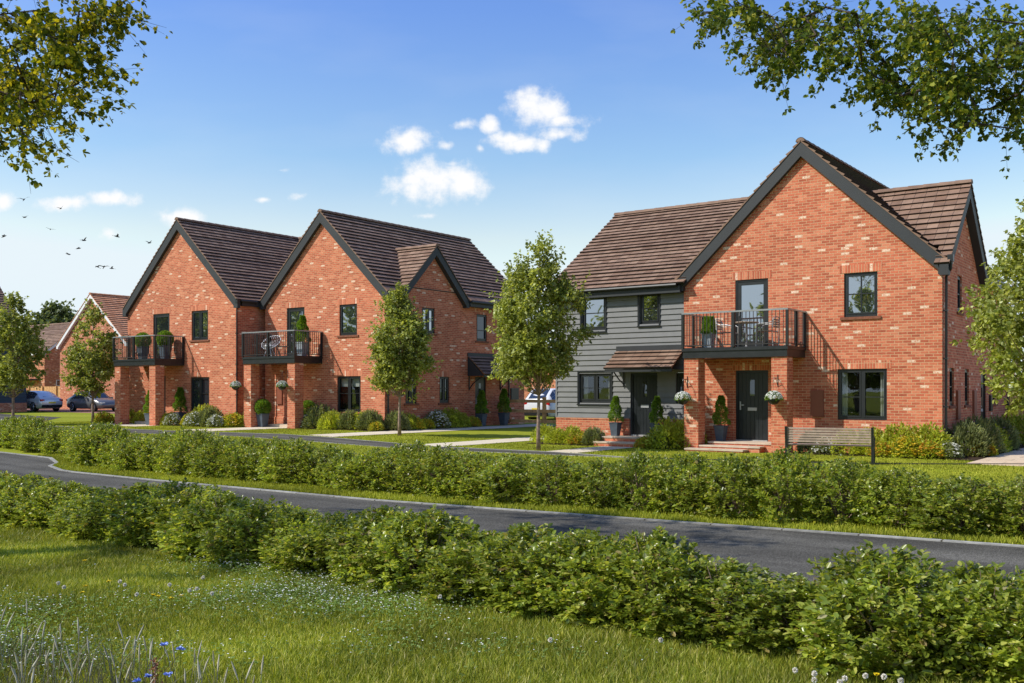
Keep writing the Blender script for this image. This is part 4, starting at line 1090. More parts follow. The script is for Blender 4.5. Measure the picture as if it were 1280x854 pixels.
# two big maples whose branches hang into the picture from either side
def big_tree(label, bx, by, bz, cx, cy, cz, rx, ry, rz, lobes, lsize, mat, seed, dens=1.0):
    rs = np.random.default_rng(seed); rr = random.Random(seed)
    o = thing('maple_tree', label, 'tree', (bx, by, bz))
    tb = MB(); top = cz + rz * .7
    trunk = [Vector((.15 * math.sin(k), .12 * math.cos(k * 1.3), top * k / 8)) for k in range(9)]
    tb.tube(trunk, [.26 * (1.3 if k == 0 else 1 - .1 * k) for k in range(9)], 10)
    centers = []
    for _ in range(60):
        v = rs.normal(size=3); v /= np.linalg.norm(v); v *= rr.uniform(.55, 1)
        centers.append((Vector((v[0] * rx, v[1] * ry, cz + v[2] * rz)), .42, 1))
    for (lx, ly, lz, n) in lobes: centers.append((Vector((lx - bx, ly - by, lz)), .3, n))
    P, D = [], []
    # grow the boughs: every clump joins the nearest limb already there, so limbs fork instead of running side by side
    nodes = [[p.copy(), -1, 0] for p in trunk[3:]]
    nt_ = len(nodes)
    order = sorted(range(len(centers)), key=lambda i: math.hypot(centers[i][0].x, centers[i][0].y))
    ends = {}
    for i in order:
        c = centers[i][0]
        rc = math.hypot(c.x, c.y)
        best = min(range(len(nodes)), key=lambda k: (nodes[k][0] - c).length + (2.0 if math.hypot(nodes[k][0].x, nodes[k][0].y) > rc else 0) + (.25 if k < nt_ else 0))
        st = nodes[best][0]; L = (c - st).length; m = max(1, int(L / .35)); cur = best
        side_ = (c - st).cross(Vector((rr.uniform(-1, 1), rr.uniform(-1, 1), 1))).normalized()
        for q in range(1, m + 1):
            t = q / m; p = st.lerp(c, t) + (side_ * .10 + Vector((0, 0, .13))) * L * math.sin(PI * t) + Vector((rr.uniform(-1, 1), rr.uniform(-1, 1), rr.uniform(-1, 1))) * .035 * (0 if q == m else 1)
            nodes.append([p, cur, 0]); cur = len(nodes) - 1
        ends[i] = cur
    for k in range(len(nodes) - 1, nt_ - 1, -1):
        nodes[k][2] += 1
        if nodes[k][1] >= 0: nodes[nodes[k][1]][2] += nodes[k][2] * .8
    for k in range(nt_, len(nodes)):
        p, par, wgt = nodes[k]; r1 = min(.07, .0035 + .0026 * wgt ** .62); r0 = min(.075, .0035 + .0026 * (nodes[par][2] if par >= nt_ else wgt * 1.3) ** .62)
        tb.tube([nodes[par][0], p], [r0, r1], 5, cap=False)
    for i, (c, sp, n) in enumerate(centers):
        par = nodes[ends[i]][1]; base_ = nodes[par][0] if par >= 0 else c
        for _ in range(4 + 5 * n):
            t = rr.uniform(0, 1.0); b = base_.lerp(c, t)
            d = (c - base_).normalized() * .6 + Vector((rr.uniform(-1, 1), rr.uniform(-1, 1), rr.uniform(-.9, .5))); d.normalize()
            tl = rr.uniform(.2, .62); e = b + d * tl + Vector((0, 0, -.06))
            tb.tube([b, b.lerp(e, .5) + Vector((0, 0, .02)), e], [.0035, .0028, .0012], 3, cap=False)
            m_ = int(rr.uniform(5, 13) * dens); tt = rs.uniform(.3, 1.08, size=(m_, 1))
            base = np.array(b) + (np.array(e) - np.array(b)) * tt + rs.normal(size=(m_, 3)) * .03
            P.append(base); D.append(np.array(d) * .4 + rs.normal(size=(m_, 3)) * .8 + np.array([0, 0, -.35]))
    off = LOC[o.name]; LOC[o.name] = Vector((0, 0, 0)); tb.build('trunk', M['darkbark'], o, smooth=True, fixnormals=False); LOC[o.name] = off
    P = np.concatenate(P); D = np.concatenate(D); L = lsize * RNG.uniform(.6, 1.2, len(P))
    # each leaf: a broad middle lobe and two side lobes
    Dn = nrm(D); sd = nrm(np.cross(Dn, RNG.normal(size=Dn.shape)))
    parts = [leaf_arrays(P, Dn, L, L * .75), leaf_arrays(P, nrm(Dn * .55 + sd), L * .72, L * .5), leaf_arrays(P, nrm(Dn * .55 - sd), L * .72, L * .5)]
    mesh_leaves('crown', parts, M[mat], o)
    return o
CF = (-.5909, .8067); CR = (.8067, .5909)
def cam_pt(px, py, D):   # world position of a viewing direction and distance, used once to lay out the boughs
    r = (px - 640) / 1237 * D
    return (CF[0] * D + CR[0] * r, CF[1] * D + CR[1] * r, 1.75 + (488 - py) / 1237 * D)
random.seed(5)
def lobes_from(pts, D0, D1, per=1, k=1.0, dy=0):
    out = []
    for (px, py, w) in pts:
        py = py * k + dy; w = min(w, 1) if (per == 2 and px < 1100) else w
        for _ in range(per):
            x, y, z = cam_pt(px + random.uniform(-14, 14), py + random.uniform(-12, 12), random.uniform(D0, D1)); out.append((x, y, z, w))
    return out
Lp = [(10, 20, 2), (40, 15, 2), (70, 30, 2), (95, 12, 1), (120, 20, 1), (150, 28, 1), (165, 12, 1), (20, 60, 2), (55, 70, 2), (85, 85, 2), (100, 70, 1), (15, 105, 2), (50, 115, 2), (85, 120, 2), (105, 128, 1), (20, 150, 2), (55, 155, 1), (75, 140, 1),
      (10, 190, 2), (35, 180, 1), (25, 200, 0), (55, 185, 0), (135, 45, 0), (-30, 40, 2), (-40, 120, 2), (-50, 190, 2)]
big_tree('maple with yellowing leaves whose boughs reach in over the left side', -12.4, 3.3, 0, 0, 0, 7.2, 3.6, 3.6, 2.6, lobes_from(Lp, 8.6, 11, 1, .84, -6), .064, 'maple_leaf_yellow', 3, 1.25)
Rp = [(895, 15, 2), (890, 30, 1), (930, 20, 2), (960, 15, 2), (955, 50, 2), (985, 60, 2), (945, 75, 1), (980, 80, 1), (1000, 30, 2), (1035, 25, 2), (1020, 60, 2), (1050, 75, 1), (1075, 20, 2), (1090, 55, 2), (1085, 100, 2), (1110, 90, 2),
      (1120, 30, 2), (1130, 120, 2), (1150, 60, 2), (1160, 100, 2), (1165, 20, 2), (1190, 130, 2), (1175, 158, 1), (1200, 60, 2), (1210, 110, 2), (1205, 172, 1), (1185, 186, 0), (1225, 150, 1), (1240, 30, 2), (1250, 90, 2), (1260, 125, 1), (1270, 150, 0), (1272, 60, 2), (1300, 100, 2), (1320, 40, 2), (1135, 138, 1), (1105, 125, 1), (1262, 190, 0)]
big_tree('dark green maple whose boughs hang over the right of the road', -.3, 14.7, 0, 0, 0, 8.4, 2.9, 2.9, 1.9, lobes_from(Rp, 10.4, 13, 2, .86, -4), .074, 'maple_leaf', 8, .85)

# trees across the meadow (seen mirrored in the upper windows)
ref = tree('meadow_tree', 'tree standing across the meadow behind the viewer', -40, -26, 0, oval(3.4), 2.5, 10.5, .25, 110, 60, .34, seed=61, spread=.7, group='trees across the meadow')
for i, (x, y, s_) in enumerate(((-24, -24, .9), (-58, -20, 1.1), (-12, -30, 1.0), (2, -22, .85), (-78, -30, 1.3), (14, -30, 1.1), (-33, -34, 1.2), (-84, -18, 1.25), (-70, -13, .95), (-98, -12, 1.3), (-108, -24, 1.6), (-50, -36, 1.3))):
    c_ = copy_tree(ref); c_.location = (x, y, 0); c_.scale = (s_, s_, s_); c_.rotation_euler.z = i * 1.3

# ------------------------------------------------------------------ hedges
def shrub_mesh(seed, n_spray=330, R=(.58, .48, .42), leaf=.062, per=12):
    """a broad bush, foliage down to the ground: sprays of leaves on the shell and inside it; about 1 m high before scaling"""
    rs = np.random.default_rng(seed)
    P, D = [], []
    for _ in range(n_spray):
        a = rs.uniform(0, 2 * PI); t = rs.uniform(-1, 1)      # t: -1 foot, 1 crown
        low = t < 0
        rad = (1 - .12 * abs(t)) if low else math.sqrt(max(0, 1 - t ** 1.75))
        if rs.random() < .35 and not low: rad *= math.sqrt(rs.uniform(0, 1))
        wob = 1 + .14 * math.sin(4 * a + seed) + .10 * math.sin(7 * a + 5 * t + seed * 3)
        top = .96 + .07 * math.sin(3 * a + seed * 2)
        r = rad * wob * rs.uniform(.78, 1.0)
        z = (.42 + .40 * t) if low else (.42 + (top - .50) * t * (1.0 if rad > .01 else 1))
        c = np.array([math.cos(a) * R[0] * r, math.sin(a) * R[1] * r, max(.03, z)])
        v = np.array([math.cos(a) * rad, math.sin(a) * rad, .15 if low else t])
        d = v * .8 + np.array([0, 0, .5 if t > -.4 else .1]) + rs.normal(size=3) * .35; d /= np.linalg.norm(d)
        L = rs.uniform(.10, .22)
        tt = np.linspace(.05, 1, per)[:, None]
        ang = np.arange(per) * 2.4 + rs.uniform(0, 6)
        u = np.cross(d, [0.3, .1, 1.0]); u /= np.linalg.norm(u); w = np.cross(d, u)
        rdl = u[None] * np.cos(ang)[:, None] + w[None] * np.sin(ang)[:, None]
        P.append(c - d * L * .5 + d * L * tt); D.append(d[None] * (.25 + .75 * tt) + rdl * (1.0 - .35 * tt) + rs.normal(size=(per, 3)) * .15)
    P = np.concatenate(P); D = np.concatenate(D); P[:, 2] = np.maximum(P[:, 2], .01)
    L = leaf * rs.uniform(.45, 1.25, len(P))
    return leaf_arrays(P, D, L, L * .52, fold=.1, droop=.08)
shrubs = []
def make_shrub(seed, name, label, group, leafs=.062, n=330):
    o = thing(name, label, 'shrub', (0, 0, 0), group=group)
    V, F = shrub_mesh(seed, n, leaf=leafs)
    npmesh('foliage', V, F, M['hedge_leaf'], o)
    tb = MB(); rr = random.Random(seed)
    for k in range(36):
        a = rr.uniform(0, 6.28); r = rr.uniform(.1, .56); hgt_ = (.25 + .75 * math.sqrt(max(0, 1 - (r / .62) ** 2))) * rr.uniform(.6, 1.03)
        e = Vector((r * math.cos(a), r * .85 * math.sin(a), hgt_))
        tb.tube([(rr.uniform(-.08, .08), rr.uniform(-.08, .08), -.02), e * .55 + Vector((0, 0, .05)), e], [.010, .006, .0022], 4, cap=False)
    tb.build('stem', M['bark'], o, fixnormals=False)
    return o
NEAR_L = 'leafy evergreen shrub in the near hedge between the meadow and the road'
FAR_L = 'leafy evergreen shrub in the far hedge between the road and the houses'
near_proto = [make_shrub(100 + i, 'hedge_shrub', NEAR_L, 'shrubs of the near hedge', .058, 760) for i in range(5)]
far_proto = [make_shrub(200 + i, 'hedge_shrub', FAR_L, 'shrubs of the far hedge', .058, 640) for i in range(5)]
def h_from(profile, x):
    return float(np.interp(x, [p[0] for p in profile], [p[1] for p in profile]))
rr = random.Random(77)
used = [0] * 10
def place_shrubs(protos, base, xs_, yf, hf, jit=.05, wide=1.0):
    for i, x in enumerate(xs_):
        k = rr.randrange(5)
        if used[base + k] == 0: o = protos[k]
        else: o = copy_tree(protos[k])
        used[base + k] += 1
        y = yf(x) + rr.uniform(-jit, jit); h = hf(x) * rr.uniform(.95, 1.04)
        o.location = (x, y, gh(x)); o.rotation_euler = (0, 0, rr.uniform(0, 6.28)); w = rr.uniform(.9, 1.12) * wide
        o.scale = (w * min(1.08, .75 + h * .4), w, h / 1.08)
# silhouettes: hedge height along x
nearh = [(-16, .75), (-13.18, 0.69), (-11.98, 0.6), (-10.74, 0.62), (-9.79, 0.75), (-9.06, 0.72), (-8.26, 0.75), (-7.53, 0.62), (-6.64, 0.68), (-6.04, 0.75), (-5.48, 0.74), (-5.09, 0.5), (-4.64, 0.67), (-4.03, 0.63), (-3.61, 0.71), (-3.28, 0.62), (-3.06, 0.46), (-2.67, 0.63), (-2.38, 0.48), (-2.06, 0.69), (-1.81, 0.78), (-1.56, 0.74), (-1.42, 0.66), (-1.24, 0.73), (-1.02, 0.76), (2, .8)]
place_shrubs(near_proto, 0, list(np.arange(-17.5, 1.8, .56)), lambda x: 6.60 if x > -9 else 6.78, lambda x: h_from(nearh, x) * (1.0 if x < -5.5 else (1.07 if x < -2 else .97)), wide=.97)
farh = [(-40, .8), (-27.96, 0.72), (-27.25, 0.82), (-25.68, 0.88), (-25.17, 0.66), (-24.62, 0.63), (-23.42, 0.78), (-20.88, 0.98), (-19.97, 0.79), (-19.27, 0.74), (-18.48, 0.91), (-17.28, 0.94), (-16.62, 0.79), (-15.99, 0.84), (-15.03, 0.82), (-13.68, 0.79), (-12.99, 0.65), (-12.4, 0.63), (-11.28, 0.86), (-10.55, 0.77), (-9.82, 0.73), (-9.38, 0.69), (-9.05, 0.79), (-8.52, 0.72), (-8.27, 0.55), (-7.91, 0.74), (-7.62, 0.6), (-7.05, 0.88), (-6.58, 0.72), (-6.36, 0.84), (-5.84, 0.84), (-5.62, 0.88), (-5.08, 0.98), (-4.81, 0.91), (-4.53, 0.77), (-4.23, 0.81), (-3.78, 0.66), (-3.32, 0.73), (-3.04, 0.8), (-2.64, 0.67), (-2.08, 0.71), (1, .75)]
def far_y(x): return float(np.interp(x, [-34, -22.3, -21.4, -20, -10, -5, 3], [14.1, 13.7, 12.75, 12.7, 12.65, 13.05, 13.8]))
place_shrubs(far_proto, 5, list(np.arange(-33, 2.5, .72)), far_y, lambda x: h_from(farh, x) * 1.09, jit=.09, wide=1.05)

# ------------------------------------------------------------------ bed plants, pots, baskets
def mound_proto(name, label, group, leafmat, n, R, H, leaf, flower=None, fn=0, fs=.03, seed=1, spiky=False):
    rs = np.random.default_rng(seed)
    o = thing(name, label, 'plant', (0, 0, 0), group=group)
    n = int(n * 2.3)
    v = rs.normal(size=(n, 3)); v = nrm(v); v[:, 2] = np.abs(v[:, 2])
    r = rs.uniform(.5, 1, (n, 1)) ** .4 * (1 + .15 * np.sin(5 * np.arctan2(v[:, 1:2], v[:, 0:1]) + seed))
    P = v * r * np.array([R, R, H]) + np.array([0, 0, .02])
    D = v + rs.normal(size=(n, 3)) * .5 + np.array([0, 0, .9 if spiky else .3])
    L = leaf * rs.uniform(.7, 1.3, n)
    V, F = leaf_arrays(P, D, L, L * (.18 if spiky else .5))
    npmesh('foliage', V, F, M[leafmat], o)
    if flower:
        m = fn; v = nrm(rs.normal(size=(m, 3))); v[:, 2] = np.abs(v[:, 2]) + .15; v = nrm(v)
        C = v * np.array([R, R, H]) * rs.uniform(.95, 1.12, (m, 1))
        pet = 5; Ps = np.repeat(C, pet, axis=0); ang = np.tile(np.arange(pet) * 2 * PI / pet, m)
        d = np.stack([np.cos(ang), np.sin(ang), np.full_like(ang, .35)], 1) + np.repeat(v, pet, axis=0) * .4
        Lf = np.repeat(fs * rs.uniform(.7, 1.3, m), pet)
        V, F = leaf_arrays(Ps, d, Lf, Lf * .8)
        npmesh('flowers', V, F, M[flower], o)
    return o
protos = {
    'green': mound_proto('garden_shrub', '', '', 'bed_leaf', 900, .42, .5, .055, seed=1),
    'greygreen': mound_proto('garden_shrub', '', '', 'grey_leaf', 1100, .4, .55, .10, spiky=True, seed=2, flower='purple', fn=40, fs=.02),
    'yellow': mound_proto('flowering_shrub', '', '', 'bed_leaf', 750, .36, .4, .05, 'yellow', 260, .034, seed=3),
    'white': mound_proto('flowering_shrub', '', '', 'grey_leaf', 750, .36, .45, .05, 'white', 190, .040, seed=4),
    'orange': mound_proto('flowering_shrub', '', '', 'bed_leaf', 600, .28, .3, .045, 'orange', 260, .030, seed=5),
}
pused = set()
def plant(kind, x, y, label, s=1.0, sz=None, group=None):
    if kind in pused: o = copy_tree(protos[kind])
    else: o = protos[kind]; pused.add(kind)
    o.location = (x, y, gh(x)); o.rotation_euler = (0, 0, rr.uniform(0, 6.28)); o.scale = (s, s, sz or s)
    tag(o, label, group=group)
    if not group and 'group' in o: del o['group']
    return o
CN = {'green': 'bright green leafy shrub', 'greygreen': 'grey green wispy plant', 'yellow': 'yellow flowering shrub', 'white': 'white flowering shrub', 'orange': 'low orange flowering plant'}
def bed(x0, x1, y0, y1, name='flower_bed'):
    mb = MB()
    cuts = [x0] + [c for c in (-27, -20) if x0 < c < x1] + [x1]
    for a, b in zip(cuts[:-1], cuts[1:]): mb.quad([(a, y0, gh(a) + .018), (b, y0, gh(b) + .018), (b, y1, gh(b) + .018), (a, y1, gh(a) + .018)])
    o = mb.build(name, M['soil'], fixnormals=False); o['kind'] = 'structure'
# beds: (list of (kind, x, y, scale, where))
bed(-9.8, -6.2, 26.55, 27.64); bed(-6.2, -5.22, 26.5, 36.0); bed(-18.9, -16.4, 26.4, 27.7); bed(-14.4, -13.3, 26.3, 27.7); bed(-38.0, -34.3, 25.9, 27.05); bed(-34.25, -33.3, 26.9, 28.25)
bed(-30.3, -26.3, 27.0, 28.25); bed(-26.85, -26.28, 28.3, 33.7); bed(-43.5, -41.6, 26.0, 27.0)
def row(items, where, ord_=('first', 'second', 'third', 'fourth', 'fifth', 'sixth', 'seventh', 'eighth')):
    cnt = {}; tot = {}
    for k, *_ in items: tot[k] = tot.get(k, 0) + 1
    for (k, x, y, s) in items:
        i = cnt.get(k, 0); cnt[k] = i + 1
        lab = CN[k] + ' ' + where if tot[k] == 1 else '%s %s from left %s' % (ord_[i], CN[k], where)
        plant(k, x, y, lab, s * rr.uniform(1.03, 1.18))
row([('greygreen', -9.55, 27.2, .85), ('white', -9.1, 26.95, .8), ('green', -8.5, 27.1, 1.05), ('green', -7.9, 27.15, 1.2), ('orange', -7.55, 26.7, 1.15), ('green', -7.2, 27.2, 1.3), ('yellow', -6.85, 26.75, 1.1), ('green', -6.5, 27.25, 1.35), ('orange', -6.35, 26.7, 1.2)], 'between the bench and the brick house corner')
row([('white', -5.95, 27.05, .85), ('greygreen', -5.75, 28.2, 1.3), ('orange', -5.45, 28.5, 1.2), ('greygreen', -5.75, 29.3, 1.45), ('green', -5.7, 30.5, 1.35), ('greygreen', -5.7, 31.7, 1.3), ('green', -5.65, 34.6, 1.5)], 'along the side wall beside flagstone path')
row([('green', -18.5, 27.1, .95), ('green', -17.9, 26.9, .8), ('green', -17.35, 27.0, .95), ('orange', -17.1, 26.8, .9), ('yellow', -16.75, 27.1, .9), ('greygreen', -16.5, 26.9, .8)], 'under the boarded house ground floor window')
row([('orange', -14.35, 26.35, 1.0), ('greygreen', -14.05, 26.7, .7), ('green', -13.55, 26.5, 1.35), ('green', -13.35, 27.1, 1.3)], 'between the porch steps and brick pillar')
row([('yellow', -38.0, 26.3, 1.1), ('white', -37.5, 26.1, 1.0), ('yellow', -36.6, 26.4, 1.15), ('green', -36.1, 26.8, 1.4), ('white', -35.9, 26.1, 1.15), ('greygreen', -35.2, 26.4, 1.1), ('white', -34.5, 26.1, .9), ('yellow', -34.15, 26.7, 1.2), ('green', -33.75, 27.3, 1.05)], 'before the house with two ball topiary pots')
row([('white', -30.35, 27.5, 1.0), ('greygreen', -29.9, 27.7, 1.25), ('green', -29.2, 27.5, 1.05), ('green', -28.75, 27.3, 1.1), ('greygreen', -28.1, 27.6, 1.0), ('green', -27.6, 27.8, 1.1), ('greygreen', -27.1, 27.7, 1.1), ('yellow', -26.6, 27.5, .8)], 'under the middle brick house ground window')
row([('greygreen', -26.45, 28.5, 1.0), ('green', -26.5, 29.2, 1.1), ('yellow', -26.35, 29.5, 1.0), ('yellow', -26.4, 30.2, .9), ('white', -26.45, 30.9, 1.25), ('green', -26.5, 31.8, 1.3), ('green', -26.5, 32.5, 1.0), ('orange', -26.4, 33.2, 1.1)], 'along the middle brick house side wall')
row([('orange', -43.1, 26.3, 1.3), ('orange', -42.5, 26.0, 1.2), ('green', -42.0, 26.9, 1.1), ('green', -40.9, 26.9, 1.0)], 'beside the far left balcony pillars')
row([('green', -23.5, 37.2, 1.9), ('green', -22.2, 37.2, 2.0), ('green', -21.0, 37.2, 1.9)], 'behind the three rail fence')
row([('green', -4.6, 37.5, 2.2), ('greygreen', -3.2, 36.5, 1.9), ('greygreen', -1.8, 35.5, 1.9), ('green', -.6, 37.5, 2.2)], 'before the board fence beyond flagstone path')

def topiary(kind, label, x, y, z, s=1.0, pot='pot', square=True, group=None, seed=1, cat='potted plant'):
    o = thing('potted_topiary', label, cat, (x, y, z), group=group)
    off = LOC[o.name]; LOC[o.name] = Vector((0, 0, 0))
    rs = np.random.default_rng(seed)
    m = MB(); ph = .42
    pr = [(.15, 0), (.22, ph), (.24, ph), (.24, ph + .03), (.2, ph + .03), (.19, ph - .03)]
    m.lathe(pr, n=4 if square else 14)
    m.build('pot', M[pot], o)
    sm = MB(); sm.tube([(0, 0, ph - .05), (0, 0, ph + .25)], .018, 6); sm.build('stem', M['bark'], o)
    n = 5200
    if kind == 'cone':
        t = rs.uniform(0, 1, n) ** .9; a = rs.uniform(0, 2 * PI, n)
        R = (.20 * (1 - t) ** .7 + .04) * (1 + .16 * np.sign(np.sin(t * 2 * PI * 2.4 + a))) * np.sqrt(rs.uniform(.55, 1, n))
        P = np.stack([R * np.cos(a), R * np.sin(a), ph + .05 + t * .85], 1); D = np.stack([np.cos(a), np.sin(a), np.full(n, .4)], 1)
    elif kind == 'ball':
        v = nrm(rs.normal(size=(n, 3))); P = v * .25 * rs.uniform(.85, 1.05, (n, 1)) + np.array([0, 0, ph + .24]); D = v
    else:
        t = rs.uniform(0, 1, n); a = rs.uniform(0, 2 * PI, n); R = .21 * (1 - .35 * t)
        P = np.stack([R * np.cos(a), R * np.sin(a), ph + t * .5], 1); D = np.stack([np.cos(a) * .6, np.sin(a) * .6, np.full(n, 1.2)], 1)
    L = .04 * rs.uniform(.7, 1.3, n)
    V, F = leaf_arrays(P, D + rs.normal(size=(n, 3)) * .45, L, L * .55)
    npmesh('foliage', V, F, M['box_leaf'], o)
    LOC[o.name] = off; o.scale = (s, s, s)
    return o
topiary('cone', 'clipped cone topiary in slate pot beside the black door under the right balcony', -12.28, 27.2, .262, 1.0, seed=1)
topiary('cone', 'clipped cone topiary in pot on the step left of the porch door', -15.95, 27.35, .302, .95, seed=2)
topiary('cone', 'clipped cone topiary in pot on the step by the porch door handle', -14.45, 27.3, .302, .95, seed=3)
topiary('upright', 'spiky green plant in tall ribbed pot on the right balcony', -12.55, 26.95, 2.985, 1.0, pot='potlight', seed=4)
topiary('ball', 'ball topiary in tall pot on far left balcony, beside its railing end', -40.15, 26.4, 3.155, 1.3, seed=5)
topiary('ball', 'ball topiary in tall pot on far left balcony, in front of the glazed door', -38.75, 26.6, 3.155, 1.35, seed=6)
topiary('cone', 'clipped cone topiary behind balusters of the middle balcony', -30.85, 27.6, 3.155, 1.25, pot='potlight', seed=7)
topiary('ball', 'ball topiary in slate pot under the middle balcony', -32.95, 27.3, .215, 1.25, seed=8)
topiary('ball', 'ball topiary in pot half hidden behind the brick pillar of the middle house', -30.9, 27.95, .215, 1.2, seed=9)
topiary('cone', 'dark cone topiary in pot between the far left balcony pillars', -39.0, 26.0, .215, 1.15, seed=10)
topiary('cone', 'cone topiary against the wall behind the far left balcony pillar', -38.15, 26.95, .215, 1.25, seed=11)
topiary('cone', 'cone topiary in pot left of the side porch door', -26.35, 33.75, .215, 1.15, seed=12)
topiary('cone', 'cone topiary in pot right of the side porch door', -26.3, 35.3, .215, 1.2, seed=13)
topiary('upright', 'low plant in slate pot beside the side wall path', -4.75, 33.3, .02, 1.0, seed=14)

def basket(label, x, y, z, ywall):
    o = thing('hanging_basket', label, 'hanging basket', (x, y, z))
    off = LOC[o.name]; LOC[o.name] = Vector((0, 0, 0)); rs = np.random.default_rng(int(abs(x) * 100))
    m = MB(); m.lathe([(.02, -.17), (.1, -.14), (.16, -.07), (.18, 0)], n=14); m.build('bowl', M['door'], o, smooth=True)
    n = 700; v = nrm(rs.normal(size=(n, 3))); v[:, 2] = np.abs(v[:, 2]) * .95 - .15
    P = v * .22 * rs.uniform(.7, 1.05, (n, 1)); V, F = leaf_arrays(P, v + rs.normal(size=(n, 3)) * .4, np.full(n, .05), np.full(n, .028)); npmesh('foliage', V, F, M['box_leaf'], o)
    n = 230; v = nrm(rs.normal(size=(n, 3))); v[:, 2] = np.abs(v[:, 2]); C = v * np.array([.23, .23, .21]); pet = 5; ang = np.tile(np.arange(pet) * 2 * PI / pet, n)
    vr = np.repeat(v, pet, axis=0); a = nrm(np.cross(vr, np.array([.3, .2, .9]))); b = np.cross(vr, a)
    V, F = leaf_arrays(np.repeat(C, pet, axis=0), a * np.cos(ang)[:, None] + b * np.sin(ang)[:, None] + vr * .4, np.full(n * pet, .026), np.full(n * pet, .022)); npmesh('flowers', V, F, M['white'], o)
    c = MB()
    for k in range(3): t = k * 2.094; c.tube([(.17 * math.cos(t), .17 * math.sin(t), 0), (0, 0, .52)], .004, 4)
    c.build('chain', M['frame'], o)
    h = MB(); dy = ywall - y
    h.tube([(0, 0, .52), (0, .02, .57), (0, dy - .01, .57)], .01, 5); h.tube([(0, dy - .012, .32), (0, dy - .012, .66)], .01, 5); h.tube([(0, dy - .02, .36), (0, dy * .5, .56)], .008, 5)
    h.build('bracket', M['frame'], o); LOC[o.name] = off
yp = YR - 1.4 + .04
basket('white flowered hanging basket on the left pillar of the right balcony', -12.93, yp - .3, 1.50, yp)
basket('white flowered hanging basket on the right pillar of the right balcony', -10.2, yp - .3, 1.52, yp)
yp2 = 28.3 - 1.5 + .04
basket('white flowered hanging basket on the left pillar of the middle balcony', -33.75, yp2 - .3, 1.92, yp2)
basket('white flowered hanging basket on the right pillar of the middle balcony', -30.85, yp2 - .3, 1.92, yp2)

# balcony furniture
def bistro_table(x, y, z):
    o = thing('bistro_table', 'small round balcony table with pale steel column', 'table', (x, y, z)); off = LOC[o.name]; LOC[o.name] = Vector((0, 0, 0))
    m = MB(); m.lathe([(.34, .70), (.35, .71), (.35, .725), (.34, .73)], n=24); m.build('tabletop', M['benchwood'], o)
    m = MB(); m.tube([(0, 0, .02), (0, 0, .70)], .03, 10); m.build('column', M['steel'], o)
    m = MB(); m.lathe([(.2, 0), (.2, .015), (.05, .03)], n=20); m.build('base', M['steel'], o); LOC[o.name] = off
bistro_table(-11.38, 26.95, 2.982)
def bistro_chair(x, y, z, rz, label):
    o = thing('bistro_chair', label, 'chair', (x, y, z), rz); off = LOC[o.name]; LOC[o.name] = Vector((0, 0, 0))
    f_ = MB(); r = .013
    for s in (-1, 1):
        f_.tube([(.24 * s, -.24, 0), (.24 * s, -.24, .62), (.25 * s, -.15, .66), (.25 * s, .1, .66), (.22 * s, .22, .70), (.2 * s, .26, .80)], r, 6)
        f_.tube([(.22 * s, .25, 0), (.22 * s, .22, .45), (.2 * s, .26, .80)], r, 6)
    f_.tube([(-.2, .26, .80), (-.1, .29, .84), (.1, .29, .84), (.2, .26, .80)], r, 6); f_.tube([(-.24, -.22, .43), (.24, -.22, .43)], r, 6); f_.tube([(-.22, .22, .43), (.22, .22, .43)], r, 6)
    f_.build('frame', M['steel'], o)
    m = MB()
    for k in range(6): m.box(-.22, .22, -.22 + k * .075, -.165 + k * .075, .44, .455)
    m.build('seat', M['benchwood'], o)
    m = MB()
    for k in range(4): m.box(-.2, .2, .25, .265, .54 + k * .065, .585 + k * .065)
    m.build('backrest', M['benchwood'], o); LOC[o.name] = off
bistro_chair(-11.98, 26.95, 2.982, PI / 2, 'metal bistro chair between the ribbed pot and the balcony table')
bistro_chair(-10.75, 26.95, 2.982, -PI / 2, 'metal bistro chair at the railing end of the right balcony')
def wire_chair(x, y, z):
    o = thing('wire_chair', 'round white wire chair with cushion on the middle balcony', 'chair', (x, y, z), .3); off = LOC[o.name]; LOC[o.name] = Vector((0, 0, 0))
    m = MB(); ring = [(.42 * math.cos(t), .18 + .2 * math.sin(t) + .14 * math.sin(t), .62 + .30 * math.sin(t)) for t in np.linspace(0, 2 * PI, 25)]
    m.tube(ring, .012, 5)
    for t in np.linspace(0, 2 * PI, 27)[:-1]:
        m.tube([(.42 * math.cos(t), .18 + .34 * math.sin(t), .62 + .30 * math.sin(t)), (.2 * math.cos(t), .10 + .14 * math.sin(t), .42 + .06 * math.sin(t)), (0, .02, .36)], .005, 4, cap=False)
    m.build('shell', M['white_trim'], o)
    for a in (.6, 2.5, 4.2, 5.6):
        q = MB(); q.tube([(.1 * math.cos(a), .05 + .1 * math.sin(a), .36), (.26 * math.cos(a), .05 + .26 * math.sin(a), 0)], .011, 5); q.build('leg', M['white_trim'], o)
    q = MB(); q.lathe([(.05, .40), (.2, .41), (.23, .45), (.2, .49), (.05, .50)], 0, .08, n=16); q.build('cushion', M['cushion'], o, smooth=True); LOC[o.name] = off
wire_chair(-32.75, 27.45, 3.152)
o = thing('side_table', 'low round side table beside the wire chair', 'table', (-31.9, 27.5, 3.152)); off = LOC[o.name]; LOC[o.name] = Vector((0, 0, 0))
m = MB(); m.lathe([(.2, .40), (.21, .41), (.21, .425), (.2, .43)], n=18); m.build('tabletop', M['benchwood'], o)
for a in (0, 2.1, 4.2):
    m = MB(); m.tube([(.12 * math.cos(a), .12 * math.sin(a), .40), (.18 * math.cos(a), .18 * math.sin(a), 0)], .01, 5); m.build('leg', M['railbrown'], o)
LOC[o.name] = off

